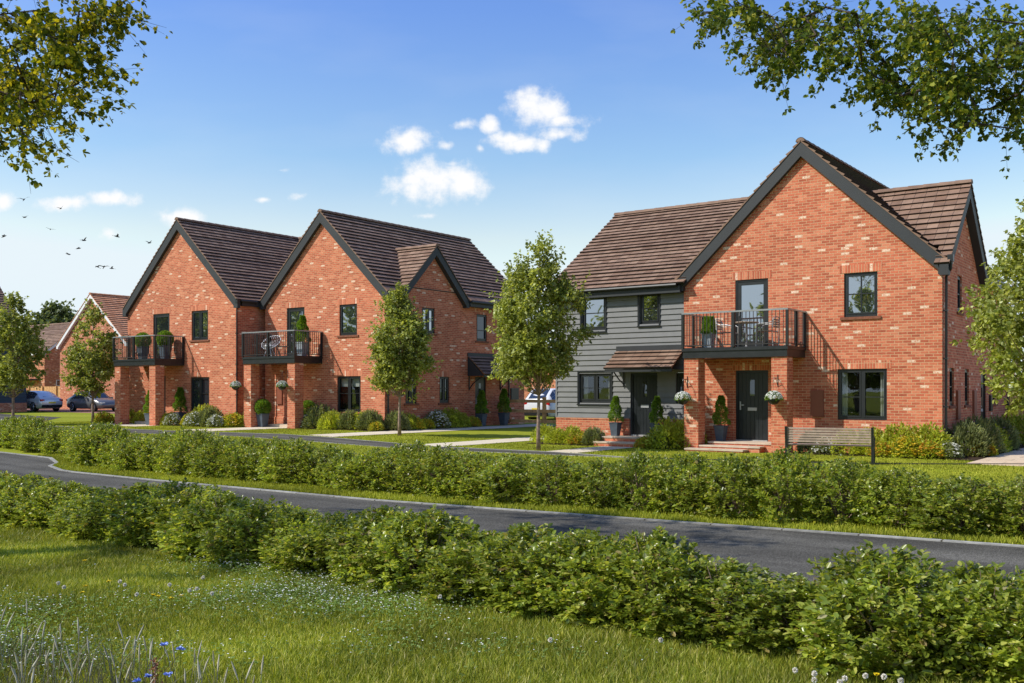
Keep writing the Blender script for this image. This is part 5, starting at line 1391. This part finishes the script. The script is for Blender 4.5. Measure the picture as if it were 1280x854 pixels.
# bench
def bench():
    o = thing('park_bench', 'slatted wooden bench with dark legs on the lawn, its back to the road', 'bench', (-7.87, 23.57, 0), .225); off = LOC[o.name]; LOC[o.name] = Vector((0, 0, 0))
    W = .985
    m = MB()
    for k in range(6):
        z = .50 + k * .062; y = -.03 - (z - .45) * .10
        m.box(-W + .02, W - .02, y - .012, y + .012, z, z + .046)
    m.build('backrest', M['benchwood'], o, bevel=.003)
    m = MB()
    for k in range(5): m.box(-W + .02, W - .02, .03 + k * .09, .10 + k * .09, .42, .445)
    m.build('seat', M['benchwood'], o, bevel=.003)
    for s in (-1, 1):
        l = MB(); x = s * (W - .0)
        l.prism([(x - .03, .02, 0), (x - .03, -.05, 0), (x - .03, -.05, .42), (x - .03, -.115, .88), (x - .03, -.06, .88), (x - .03, .02, .42)], (0, 0, 0), (.06, 0, 0))
        l.build('leg', M['frame'], o)
        l = MB(); l.box(x - .03, x + .03, .42, .48, 0, .62); l.box(x - .03, x + .03, .021, .42, .36, .41); l.box(x - .03, x + .03, -.04, .419, .625, .655); l.build('armrest', M['frame'], o)
    LOC[o.name] = off
bench()

# ------------------------------------------------------------------ cars
def car(label, x, y, z, rz, paint, L=4.6, Wd=1.8, Ht=1.47, suv=False):
    o = thing('parked_car', label, 'car', (x, y, z), rz); off = LOC[o.name]; LOC[o.name] = Vector((0, 0, 0))
    hw = Wd / 2; k = Ht / 1.47
    belt = .92 * k
    # stations: x, lower z, side width, shoulder z, top z, top half width
    if suv:
        st = [(-.5, .45, .80, .80, .86, .70), (-.485, .26, .93, .95, 1.18, .78), (-.44, .22, .98, belt, 1.40, .72), (-.36, .22, 1.0, belt, Ht, .70), (-.1, .22, 1.0, belt, Ht + .02, .70), (.10, .22, 1.0, belt, Ht - .03, .68), (.24, .22, 1.0, belt, 1.02 * k, .78), (.40, .22, .98, .84 * k, .92 * k, .74), (.48, .26, .9, .66 * k, .74 * k, .62), (.5, .42, .78, .55, .60, .5)]
    else:
        st = [(-.5, .45, .78, .72, .78, .62), (-.485, .30, .90, .86, .96, .70), (-.43, .22, .97, belt, 1.05, .72), (-.33, .20, 1.0, belt, 1.28 * k, .66), (-.20, .20, 1.0, belt, Ht - .03, .64), (-.02, .20, 1.0, belt, Ht, .63), (.08, .20, 1.0, belt, Ht - .06, .63), (.22, .20, 1.0, belt, .98, .76), (.38, .22, .97, .80, .88, .74), (.47, .26, .88, .64, .72, .62), (.5, .40, .74, .52, .58, .5)]
    V, F = [], []
    rings = []
    for (t, zl, w, zs, zt, wt) in st:
        X_ = t * L; h1 = hw * w; h2 = hw * wt
        half = [(0, zl), (h1 * .8, zl), (h1 * .97, zl + .08), (h1, (zl + zs) * .5), (h1 * .97, zs), ((h1 * .95 + h2) / 2 + .02, (zs + zt) / 2), (h2, zt - .03), (h2 * .8, zt), (0, zt + .012)]
        ring = [(X_, yy, zz) for yy, zz in half] + [(X_, -yy, zz) for yy, zz in half[-2:0:-1]]
        rings.append(ring)
    n = len(rings[0])
    m = MB()
    for r in rings: m.v.extend(r)
    for i in range(len(rings) - 1):
        for j in range(n):
            m.f.append((i * n + j, i * n + (j + 1) % n, (i + 1) * n + (j + 1) % n, (i + 1) * n + j)); m.uv.append([(0, 0)] * 4)
    m.f.append(tuple(range(n))[::-1]); m.uv.append([(0, 0)] * n); e = (len(rings) - 1) * n; m.f.append(tuple(range(e, e + n))); m.uv.append([(0, 0)] * n)
    body = m.build('body', M[paint], o, smooth=True)
    # glass: quads sitting just proud of the body between belt and roof
    def lerp3(a, b, t): return tuple(a[i] + (b[i] - a[i]) * t for i in range(3))
    def patch(a, b, c, d, out, inset=.06):
        a, b, c, d = [Vector(p) for p in (a, b, c, d)]; cen = (a + b + c + d) / 4
        return [p.lerp(cen, inset) + Vector(out) * .012 for p in (a, b, c, d)]
    i0, i1 = (2, 5) if suv else (3, 6)
    for s in (1, -1):
        for i in range(i0, i1 + 1):
            j = 4 if s == 1 else n - 4
            jj = 6 if s == 1 else n - 6
            if i + 1 >= len(rings): continue
            a, b = rings[i][j], rings[i + 1][j]; c, d = rings[i + 1][jj], rings[i][jj]
            jm = 5 if s == 1 else n - 5
            am, bm_ = rings[i][jm], rings[i + 1][jm]
            g = MB(); g.quad(patch(a, b, bm_, am, (0, s, .1), .05)); g.quad(patch(am, bm_, c, d, (0, s, .4), .05)); g.build('window', M['glass_car'], o, fixnormals=False)
    ws = (5, 6) if suv else (6, 7)
    g = MB(); a, b = rings[ws[0]], rings[ws[1]]
    g.quad(patch(a[7], a[n - 7], b[n - 7], b[7], (.6, 0, .8), .04)); g.build('windscreen', M['glass_car'], o, fixnormals=False)
    rw = (1, 3) if suv else (2, 4)
    g = MB(); a, b = rings[rw[0]], rings[rw[1]]
    g.quad(patch(a[7], a[n - 7], b[n - 7], b[7], (-1.6 if suv else -.9, 0, .9), .08)); g.build('rear_window', M['glass_car'], o, fixnormals=False)
    for s in (1, -1):
        q = MB(); q.box(L * -.497, L * -.455, min(s * hw * .60, s * hw * .90), max(s * hw * .60, s * hw * .90), .74 * k, .88 * k); q.build('taillight', M['redlight'], o, bevel=.02)
        q = MB(); q.box(L * .455, L * .488, min(s * hw * .52, s * hw * .84), max(s * hw * .52, s * hw * .84), .56 * k, .68 * k); q.build('headlight', M['headlight'], o, bevel=.02)
        for t in (-.29, .31):
            w = MB(); cx = t * L; R = .33
            for (ya, yb, ra, mat) in ((hw - .20, hw + .012, R, 'tyre'),):
                prof = [(x_, z_) for x_, z_ in ((R * math.cos(a), R * math.sin(a)) for a in np.linspace(0, 2 * PI, 25)[:-1])]
                w.prism([(cx + p, s * ya, R + q2) for p, q2 in prof], (0, s * ya, 0), (0, s * yb, 0))
            wh = w.build('wheel', M['tyre'], o)
            ri = MB(); pr = [(.21 * math.cos(a), .21 * math.sin(a)) for a in np.linspace(0, 2 * PI, 21)[:-1]]
            for q_ in range(5):
                a = q_ * 2 * PI / 5; da = .2
                ri.prism([(cx, s * (hw + .013), R), (cx + .21 * math.cos(a - da), s * (hw + .013), R + .21 * math.sin(a - da)), (cx + .21 * math.cos(a + da), s * (hw + .013), R + .21 * math.sin(a + da))], (0, 0, 0), (0, s * .012, 0))
            ri.tube([(cx + .22 * math.cos(a), s * (hw + .016), R + .22 * math.sin(a)) for a in np.linspace(0, 2 * PI, 21)], .02, 5)
            ri.build('rim', M['rim'], wh)
            ar = MB(); 
            ar.tube([(cx + .37 * math.cos(a), s * (hw - .01), R + .37 * math.sin(a)) for a in np.linspace(-.1, PI + .1, 15)], .022, 5); ar.build('wheel_arch', M['tyre'], o)
        q = MB(); q.box(L * .13, L * .165, min(s * hw, s * (hw + .16)), max(s * hw, s * (hw + .16)), belt - .01, belt + .12); q.build('mirror', M[paint], o, bevel=.02)
        q = MB(); q.box(-.02 * L, .02 * L, min(s * hw * 1.0, s * (hw + .012)), max(s * hw * 1.0, s * (hw + .012)), .74 * k, .77 * k); q.build('door_handle', M['rim'], o)
    q = MB(); q.box(-L * .5 - .012, -L * .5 + .05, -.26, .26, .60, .71); q.build('number_plate', M['plate'], o)
    q = MB(); q.box(-L * .503, -L * .46, -hw * .8, hw * .8, .30, .50); q.build('rear_bumper', M['tyre'], o, bevel=.03)
    LOC[o.name] = off
    return o
car('dark grey estate car parked on the red driveway behind the young tree', -67.4, 40.3, .21, 0, 'paint_grey', 4.6, 1.85, 1.5)
car('silver saloon parked at the far left with its tail lights showing', -71.3, 38.0, .21, PI, 'paint_silver', 4.7, 1.85, 1.5)
car('white tall car parked behind the rail fence, seen from the rear', -29.9, 45.2, .1, PI / 2, 'paint_white', 4.5, 1.9, 1.72, suv=True)

# ------------------------------------------------------------------ birds
def bird_mesh(seed):
    r_ = random.Random(seed); m = MB(); up = r_.uniform(.1, .7)
    m.tube([(-.2, 0, 0), (-.1, 0, .01), (0, 0, .02), (.12, 0, .02), (.2, 0, .03)], [.005, .03, .045, .035, .008], 6)
    for s in (-1, 1):
        m.quad([(-.06, 0, .02), (.08, 0, .03), (.07, s * .2, .03 + up * .2), (-.03, s * .2, .03 + up * .2)])
        m.quad([(-.03, s * .2, .03 + up * .2), (.07, s * .2, .03 + up * .2), (-.06, s * .42, .03 + up * .22)])
    m.quad([(-.18, -.01, 0), (-.18, .01, 0), (-.3, .05, 0), (-.3, -.05, 0)])
    return m
BP = [(30, 250), (76, 261), (31, 272), (63, 287), (5, 296), (105, 301), (98, 311), (85, 318), (146, 296), (187, 304), (122, 334), (130, 334), (140, 336)]
birdp = []
for i in range(4):
    b = bird_mesh(i + 5).build('bird', M['bird'], None); birdp.append(b)
    tag(b, 'small dark bird flying over the far left roofs', 'bird', 'birds flying over the far left roofs')
for i, (px, py) in enumerate(BP):
    b = birdp[i] if i < 4 else birdp[i % 4].copy()
    if i >= 4: COL.objects.link(b)
    b.location = cam_pt(px, py, 70 + (i * 37) % 25); b.rotation_euler = (rr.uniform(-.4, .4), rr.uniform(-.4, .4), rr.uniform(0, 6.28)); s_ = rr.uniform(1.0, 1.45); b.scale = (s_, s_, s_)

# ------------------------------------------------------------------ grass and meadow flowers
def blades(name, x, y, h, w, mat, label, lean=.35):
    n = len(x); z = np.array([gh(a) for a in x]) if (x.min() < -20) else np.zeros(n)
    a = RNG.uniform(0, 2 * PI, n); ld = RNG.uniform(0, 2 * PI, n); le = RNG.uniform(.1, 1, n) * lean * h
    P = np.stack([x, y, z - .005], 1); s = np.stack([np.cos(a), np.sin(a), np.zeros(n)], 1) * (w / 2)[:, None]
    d = np.stack([np.cos(ld) * le, np.sin(ld) * le, np.zeros(n)], 1); up = np.array([0, 0, 1.0])
    m = P + d * .35 + up * (h * .58)[:, None]; t = P + d + up * (h * (1 - .12 * (le / h)))[:, None]
    V = np.stack([P - s, P + s, m + s * .75, m - s * .75, t + s * .12, t - s * .12], 1).reshape(-1, 3)
    b = (np.arange(n) * 6)[:, None]
    F = np.concatenate([b + np.array([[0, 1, 2, 3]]), b + np.array([[3, 2, 4, 5]])])
    o = npmesh(name, V, F, M[mat]); tag(o, label, 'grass', kind='stuff')
    return o
def in_view(x, y, m=.05, lo=0.0):
    D = CF[0] * x + CF[1] * y; r = CR[0] * x + CR[1] * y
    return (D > lo) & (np.abs(r) < D * (.5174 + m) + .5)
n = 900000
x = RNG.uniform(-16, 3, n); y = RNG.uniform(.5, 7.3, n)
D = CF[0] * x + CF[1] * y
keep = in_view(x, y) & (D > 4.4) & (RNG.random(n) < np.clip(1.25 - (D - 5) * .085, .42, 1))
x, y, D = x[keep], y[keep], D[keep]
patch = .5 + .5 * np.sin(x * 1.3 + np.sin(y * 2.1) * 1.2) * np.sin(y * 1.7 + np.cos(x * .9))
h = RNG.uniform(.03, .085, len(x)) * (.65 + .6 * patch)
blades('meadow_grass', x, y, h, RNG.uniform(.003, .006, len(x)) * (1 + .06 * D), 'grass', 'rough green meadow grass in front of the near hedge', .7)
n = 60000; x = RNG.uniform(-24, 2, n); y = np.interp(x, [p[0] for p in road_far], [p[1] for p in road_far]) + .13 + RNG.uniform(0, 1, n) ** 1.5 * 1.6
k = in_view(x, y); x, y = x[k], y[k]
blades('verge_grass', x, y, RNG.uniform(.03, .08, len(x)), RNG.uniform(.01, .016, len(x)), 'lawn_blade', 'grass verge between the kerb and the far hedge', .5)
n = 40000; x = RNG.uniform(-20, 2, n); y = np.interp(x, [p[0] for p in road_near], [p[1] for p in road_near]) - .13 - RNG.uniform(0, 1, n) * .5
k = in_view(x, y); x, y = x[k], y[k]
blades('verge_grass', x, y, RNG.uniform(.03, .07, len(x)), RNG.uniform(.008, .014, len(x)), 'lawn_blade', 'grass verge between the near hedge and the road', .5)
n = 420000; x = RNG.uniform(-46, -3, n); y = RNG.uniform(13.6, 27.6, n)
lf = np.interp(x, [p[0] for p in fp_near], [p[1] for p in fp_near]); ff = np.interp(x, [p[0] for p in fp_far], [p[1] for p in fp_far])
k = in_view(x, y) & ~((y > lf - .07) & (y < ff + .07) & (x < -12.6)) & ~((x > -5.25) & (y > 25.2))
for (a0, a1, b0, b1) in ((-41.95, -37.85, 24.5, 28), (-33.25, -31.15, 23.4, 29), (-26.3, -24.95, 23.7, 38), (-20.95, -19.65, 23.4, 38), (-15.95, -14.75, 23.2, 27), (-12.9, -10.4, 25.9, 28), (-9.8, -5.2, 26.55, 28), (-19, -16.4, 26.4, 28), (-16.4, -14.4, 26.6, 28), (-14.4, -13.2, 26.3, 28), (-38, -33.3, 26.0, 28), (-30.3, -26.3, 27, 29)):
    k &= ~((x > a0) & (x < a1) & (y > b0) & (y < b1))
k &= (RNG.random(n) < np.clip(1.2 - y * .03, .3, 1))
x, y = x[k], y[k]
blades('lawn_grass', x, y, RNG.uniform(.02, .05, len(x)), RNG.uniform(.014, .024, len(x)), 'lawn_blade', 'short mown grass of the front lawns', .5)
# clover and daisies sprinkled through the meadow
n = 60000; x = RNG.uniform(-14, 0, n); y = RNG.uniform(2.0, 6.3, n)
cl_ = np.sin(x * .9 + 1.0) + np.sin(y * 1.9 + x * .6) + .7 * np.sin(x * 2.3 - y * 2.9)
left = np.clip((-x - 2.0) / 4.5, 0.04, 1)
k = in_view(x, y) & (cl_ + RNG.normal(size=n) * 1.0 > 1.55) & (RNG.random(n) < left * .55) & ((CF[0] * x + CF[1] * y) > 5.6 + RNG.random(n))
x, y = x[k], y[k]; n = len(x)
C = np.stack([x, y, RNG.uniform(.07, .12, n)], 1); pet = 4; ang = np.tile(np.arange(pet) * PI / 2, n)
V, F = leaf_arrays(np.repeat(C, pet, axis=0), np.stack([np.cos(ang), np.sin(ang), np.full(n * pet, .35)], 1), np.repeat(RNG.uniform(.005, .010, n), pet), np.full(n * pet, .008))
tag(npmesh('clover_flowers', V, F, M['white']), 'tiny white clover flowers scattered through the meadow grass', 'flowers', kind='stuff')
q = np.repeat(np.arange(n), 7); Cq = C[q] + np.stack([RNG.normal(0, .10, len(q)), RNG.normal(0, .10, len(q)), RNG.uniform(-.06, -.01, len(q))], 1)
pet = 3; a0 = RNG.uniform(0, 6.28, len(q)); ang = (a0[:, None] + np.arange(3)[None] * 2.094).ravel()
V, F = leaf_arrays(np.repeat(Cq, 3, axis=0), np.stack([np.cos(ang), np.sin(ang), np.full(len(ang), .25)], 1), np.full(len(ang), .013), np.full(len(ang), .012))
tag(npmesh('clover_leaves', V, F, M['clover']), 'low patches of clover leaves among the meadow grass', 'clover', kind='stuff')
# pale seeding grass in the near left corner
n = 2600; x = RNG.uniform(-6.8, -2.6, n); y = RNG.uniform(2.2, 4.6, n)
D = CF[0] * x + CF[1] * y; r = (CR[0] * x + CR[1] * y) / D * 1237 + 640
k = (r < 330) & (r > -60) & (D > 4.3) & (D < 6.6 - r * .004) 
x, y = x[k], y[k]; nn = len(x)
blades('dry_grass', x, y, RNG.uniform(.18, .38, nn), RNG.uniform(.004, .007, nn), 'dry_grass', 'long pale seeding grass in the near left corner of the meadow', .8)
idx = RNG.choice(nn, min(nn, 95), replace=False); m = MB()
for i in idx:
    hh = random.uniform(.26, .42); dx, dy = random.uniform(-.07, .12), random.uniform(-.07, .09)
    m.tube([(x[i], y[i], 0), (x[i] + dx * .5, y[i] + dy * .5, hh - .1)], .0016, 3, cap=False)
    m.tube([(x[i] + dx * .5, y[i] + dy * .5, hh - .1), (x[i] + dx * .75, y[i] + dy * .75, hh - .05), (x[i] + dx, y[i] + dy, hh - .005)], [.003, .0055, .002], 5)
tag(m.build('seed_grass', M['seed'], None, fixnormals=False), 'pale furry seed heads standing in the long grass', 'seed heads', kind='stuff')

def cornflower(x, y, h, label):
    o = thing('cornflower', label, 'flower', (x, y, 0)); off = LOC[o.name]; LOC[o.name] = Vector((0, 0, 0))
    m = MB(); m.tube([(0, 0, 0), (.015, .01, h * .5), (0.03, 0, h)], .003, 5); m.build('stem', M['grass'], o)
    n = 26; a = RNG.uniform(0, 2 * PI, n); el = RNG.uniform(.1, .9, n)
    V, F = leaf_arrays(np.tile(np.array([[.03, 0, h]]), (n, 1)), np.stack([np.cos(a), np.sin(a), el], 1), RNG.uniform(.018, .030, n), np.full(n, .012)); npmesh('petals', V, F, M['blue'], o)
    LOC[o.name] = off
def ground_from(px, py, z):
    D = (1.75 - z) * 1237 / (py - 488); r = (px - 640) / 1237 * D; return CF[0] * D + CR[0] * r, CF[1] * D + CR[1] * r
for (px, py, h, lab) in ((201, 806, .42, 'blue cornflower on a tall stem, topmost of the group'), (221, 811, .40, 'blue cornflower just beside the topmost one'), (182, 845, .33, 'blue cornflower low down beside the dark red spike'), (206, 843, .33, 'pale blue cornflower between the low and the tall ones'), (168, 851, .30, 'lowest blue cornflower at the picture edge')):
    X_, Y_ = ground_from(px, py, h); cornflower(X_, Y_, h, lab)
X_, Y_ = ground_from(194, 838, .30); o = thing('dock_plant', 'rusty brown dock spike among the cornflowers', 'plant', (X_, Y_, 0)); off = LOC[o.name]; LOC[o.name] = Vector((0, 0, 0))
m = MB(); m.tube([(0, 0, 0), (0, 0, .34)], .004, 5); m.build('stem', M['bark'], o); n = 160
V, F = leaf_arrays(np.stack([RNG.normal(0, .014, n), RNG.normal(0, .014, n), RNG.uniform(.16, .36, n)], 1), RNG.normal(size=(n, 3)), np.full(n, .012), np.full(n, .009)); npmesh('seed_head', V, F, M['cap'], o); LOC[o.name] = off

def puff(px, py, label, h=.16, r=.017):
    X_, Y_ = ground_from(px, py, h); o = thing('dandelion_clock', label, 'seed head', (X_, Y_, 0), group='pale dandelion clocks in the meadow'); off = LOC[o.name]; LOC[o.name] = Vector((0, 0, 0))
    m = MB(); m.tube([(0, 0, 0), (.01, 0, h * .6), (0, 0, h)], .0022, 4); m.build('stem', M['grass'], o)
    n = 110; v = nrm(RNG.normal(size=(n, 3))); V, F = leaf_arrays(v * r * .3 + np.array([0, 0, h]), v, np.full(n, r * .75), np.full(n, .006)); npmesh('seeds', V, F, M['puff'], o); LOC[o.name] = off
PL = 'fluffy dandelion clock in the meadow grass'
for (px, py) in ((994, 838), (1018, 842), (1056, 848), (1082, 845), (1105, 846), (1018, 850), (1126, 851), (1050, 853), (688, 800), (826, 800), (73, 729), (80, 734), (150, 727), (156, 731), (171, 743), (212, 731), (237, 738), (246, 736), (265, 742), (254, 722), (550, 746)):
    puff(px, py, PL)
def dandelion(px, py, label, h=.10):
    X_, Y_ = ground_from(px, py, h); o = thing('dandelion', label, 'flower', (X_, Y_, 0), group='yellow dandelions in the meadow'); off = LOC[o.name]; LOC[o.name] = Vector((0, 0, 0))
    m = MB(); m.tube([(0, 0, 0), (0, 0, h)], .0025, 4); m.build('stem', M['grass'], o); n = 30; a = RNG.uniform(0, 2 * PI, n)
    V, F = leaf_arrays(np.tile(np.array([[0, 0, h]]), (n, 1)), np.stack([np.cos(a), np.sin(a), RNG.uniform(.05, .6, n)], 1), RNG.uniform(.016, .026, n), np.full(n, .009)); npmesh('petals', V, F, M['brightyellow'], o); LOC[o.name] = off
for (px, py) in ((103, 741), (107, 733), (136, 727), (192, 744), (198, 746), (214, 748), (227, 745), (106, 701), (1096, 844)): dandelion(px, py, 'yellow dandelion flower in the meadow grass')

# ------------------------------------------------------------------ light, sky, camera
to_sun = Vector((-.46, -.56, .69)).normalized()
sd = bpy.data.lights.new('sun', 'SUN'); sd.energy = 4.8; sd.angle = math.radians(.5); sd.color = (1, .955, .88)
so = bpy.data.objects.new('sun', sd); COL.objects.link(so); so.rotation_euler = (-to_sun).to_track_quat('-Z', 'Y').to_euler()
w = bpy.data.worlds.new('World'); S.world = w; w.use_nodes = True; nt = w.node_tree; nt.nodes.clear()
out = N(nt, 'ShaderNodeOutputWorld'); bg = N(nt, 'ShaderNodeBackground'); bg.inputs['Strength'].default_value = .15
sky = N(nt, 'ShaderNodeTexSky'); sky.sky_type = 'NISHITA'; sky.sun_disc = False; sky.sun_elevation = math.asin(to_sun.z); sky.sun_rotation = math.atan2(to_sun.x, to_sun.y) % (2 * PI)
sky.air_density = 1.0; sky.dust_density = .8; sky.ozone_density = 1.6
tc = N(nt, 'ShaderNodeTexCoord')
def vdot(a, vec):
    n = N(nt, 'ShaderNodeVectorMath', operation='DOT_PRODUCT'); link(nt, a, n.inputs[0]); n.inputs[1].default_value = vec; return n.outputs['Value']
def math_(op, a, b=None, c=None):
    n = N(nt, 'ShaderNodeMath', operation=op)
    for i, q in enumerate((a, b, c)):
        if q is None: continue
        if isinstance(q, (int, float)): n.inputs[i].default_value = q
        else: link(nt, q, n.inputs[i])
    return n.outputs[0]
g = tc.outputs['Generated']
nf = math_('MAXIMUM', vdot(g, (CF[0], CF[1], 0)), .05)
u = math_('DIVIDE', vdot(g, (CR[0], CR[1], 0)), nf); v = math_('DIVIDE', vdot(g, (0, 0, 1)), nf)
cb = N(nt, 'ShaderNodeCombineXYZ'); link(nt, u, cb.inputs[0]); link(nt, v, cb.inputs[1])
nz = N(nt, 'ShaderNodeTexNoise'); nz.inputs['Scale'].default_value = 26; nz.inputs['Detail'].default_value = 8; nz.inputs['Roughness'].default_value = .62; link(nt, cb.outputs[0], nz.inputs['Vector'])
# clouds (heading, elevation, width, height as tangents)
CL = [(545, 228, 46, 20), (575, 232, 30, 12), (520, 225, 26, 12), (506, 175, 26, 13), (682, 136, 34, 17), (705, 150, 30, 9), (655, 180, 36, 8), (640, 174, 20, 7), (678, 182, 16, 8), (700, 168, 26, 9), (578, 155, 15, 7), (612, 155, 10, 8), (85, 253, 34, 8), (140, 249, 32, 9), (205, 270, 24, 15), (222, 272, 22, 9), (3, 252, 16, 10), (135, 292, 18, 9), (375, 245, 20, 7), (352, 213, 10, 4), (530, 270, 20, 5), (560, 182, 16, 6), (600, 186, 8, 6), (563, 205, 22, 6), (330, 250, 14, 4)]
acc = None
for (px, py, a, b) in CL:
    s1 = N(nt, 'ShaderNodeVectorMath', operation='SUBTRACT'); link(nt, cb.outputs[0], s1.inputs[0]); s1.inputs[1].default_value = ((px - 640) / 1237, (488 - py) / 1237, 0)
    s2 = N(nt, 'ShaderNodeVectorMath', operation='MULTIPLY'); link(nt, s1.outputs[0], s2.inputs[0]); s2.inputs[1].default_value = (1237 / (a * 1.4), 1237 / (b * 1.5), 0)
    s3 = N(nt, 'ShaderNodeVectorMath', operation='LENGTH'); link(nt, s2.outputs[0], s3.inputs[0])
    val = math_('SUBTRACT', 1.15 if px in (545, 575, 682) else 1.0 if py not in (292, 245, 213, 270, 182, 186, 205, 250) or px in (222, 678) else .62, s3.outputs['Value'])
    acc = val if acc is None else math_('MAXIMUM', acc, val)
dens = math_('ADD', acc, math_('MULTIPLY', math_('SUBTRACT', nz.outputs['Fac'], .5), 3.0))
mr = N(nt, 'ShaderNodeMapRange'); mr.interpolation_type = 'SMOOTHSTEP'; setin(mr, From_Min=-.05, From_Max=.95, To_Min=0, To_Max=1); link(nt, dens, mr.inputs['Value'])
# haze: wisps low in the sky
n2 = N(nt, 'ShaderNodeTexNoise'); n2.inputs['Scale'].default_value = 5; n2.inputs['Detail'].default_value = 7
mp = N(nt, 'ShaderNodeMapping'); mp.inputs['Scale'].default_value = (1, 3, 1); link(nt, cb.outputs[0], mp.inputs[0]); link(nt, mp.outputs[0], n2.inputs['Vector'])
hz = N(nt, 'ShaderNodeMapRange'); setin(hz, From_Min=.45, From_Max=.9, To_Min=0, To_Max=.12); link(nt, n2.outputs['Fac'], hz.inputs['Value'])
# sky colour correction with height
el = N(nt, 'ShaderNodeSeparateXYZ'); link(nt, g, el.inputs[0])
er = ramp(nt, [(0, (.86, .79, .70)), (.15, (.83, .705, .575)), (.227, (.56, .62, .635)), (.36, (.415, .52, .73)), (.6, (.36, .47, .73))]); link(nt, el.outputs[2], er.inputs[0])
mul0 = N(nt, 'ShaderNodeVectorMath', operation='MULTIPLY'); link(nt, sky.outputs[0], mul0.inputs[0]); link(nt, er.outputs[0], mul0.inputs[1])
mul = N(nt, 'ShaderNodeVectorMath', operation='SCALE'); link(nt, mul0.outputs[0], mul.inputs[0]); mul.inputs['Scale'].default_value = 2.0
mn = N(nt, 'ShaderNodeVectorMath', operation='MINIMUM'); link(nt, mul.outputs[0], mn.inputs[0]); mn.inputs[1].default_value = (5.4, 6.1, 6.5)
m1 = N(nt, 'ShaderNodeMix', data_type='RGBA'); link(nt, hz.outputs[0], m1.inputs['Factor']); link(nt, mn.outputs[0], m1.inputs['A']); m1.inputs['B'].default_value = (6.0, 6.2, 6.3, 1)
m2 = N(nt, 'ShaderNodeMix', data_type='RGBA'); link(nt, mr.outputs[0], m2.inputs['Factor']); link(nt, m1.outputs['Result'], m2.inputs['A']); m2.inputs['B'].default_value = (6.75, 6.75, 6.8, 1)
link(nt, m2.outputs['Result'], bg.inputs['Color']); link(nt, bg.outputs[0], out.inputs[0])

cd = bpy.data.cameras.new('camera'); co = bpy.data.objects.new('camera', cd); COL.objects.link(co)
co.location = (0, 0, 1.75); co.rotation_euler = (math.radians(90), 0, math.atan2(906, 1237))
cd.sensor_width = 36; cd.lens = 36 * 1237 / 1280; cd.shift_y = (488 - 427) / 1280; cd.clip_end = 3000; cd.clip_start = .05
S.camera = co
S.view_settings.view_transform = 'Standard'; S.view_settings.look = 'None'; S.view_settings.exposure = 0; S.view_settings.gamma = 1
S.cycles.use_denoising = True; S.cycles.max_bounces = 8; S.cycles.transparent_max_bounces = 12
S.cycles.diffuse_bounces = 3; S.cycles.glossy_bounces = 3
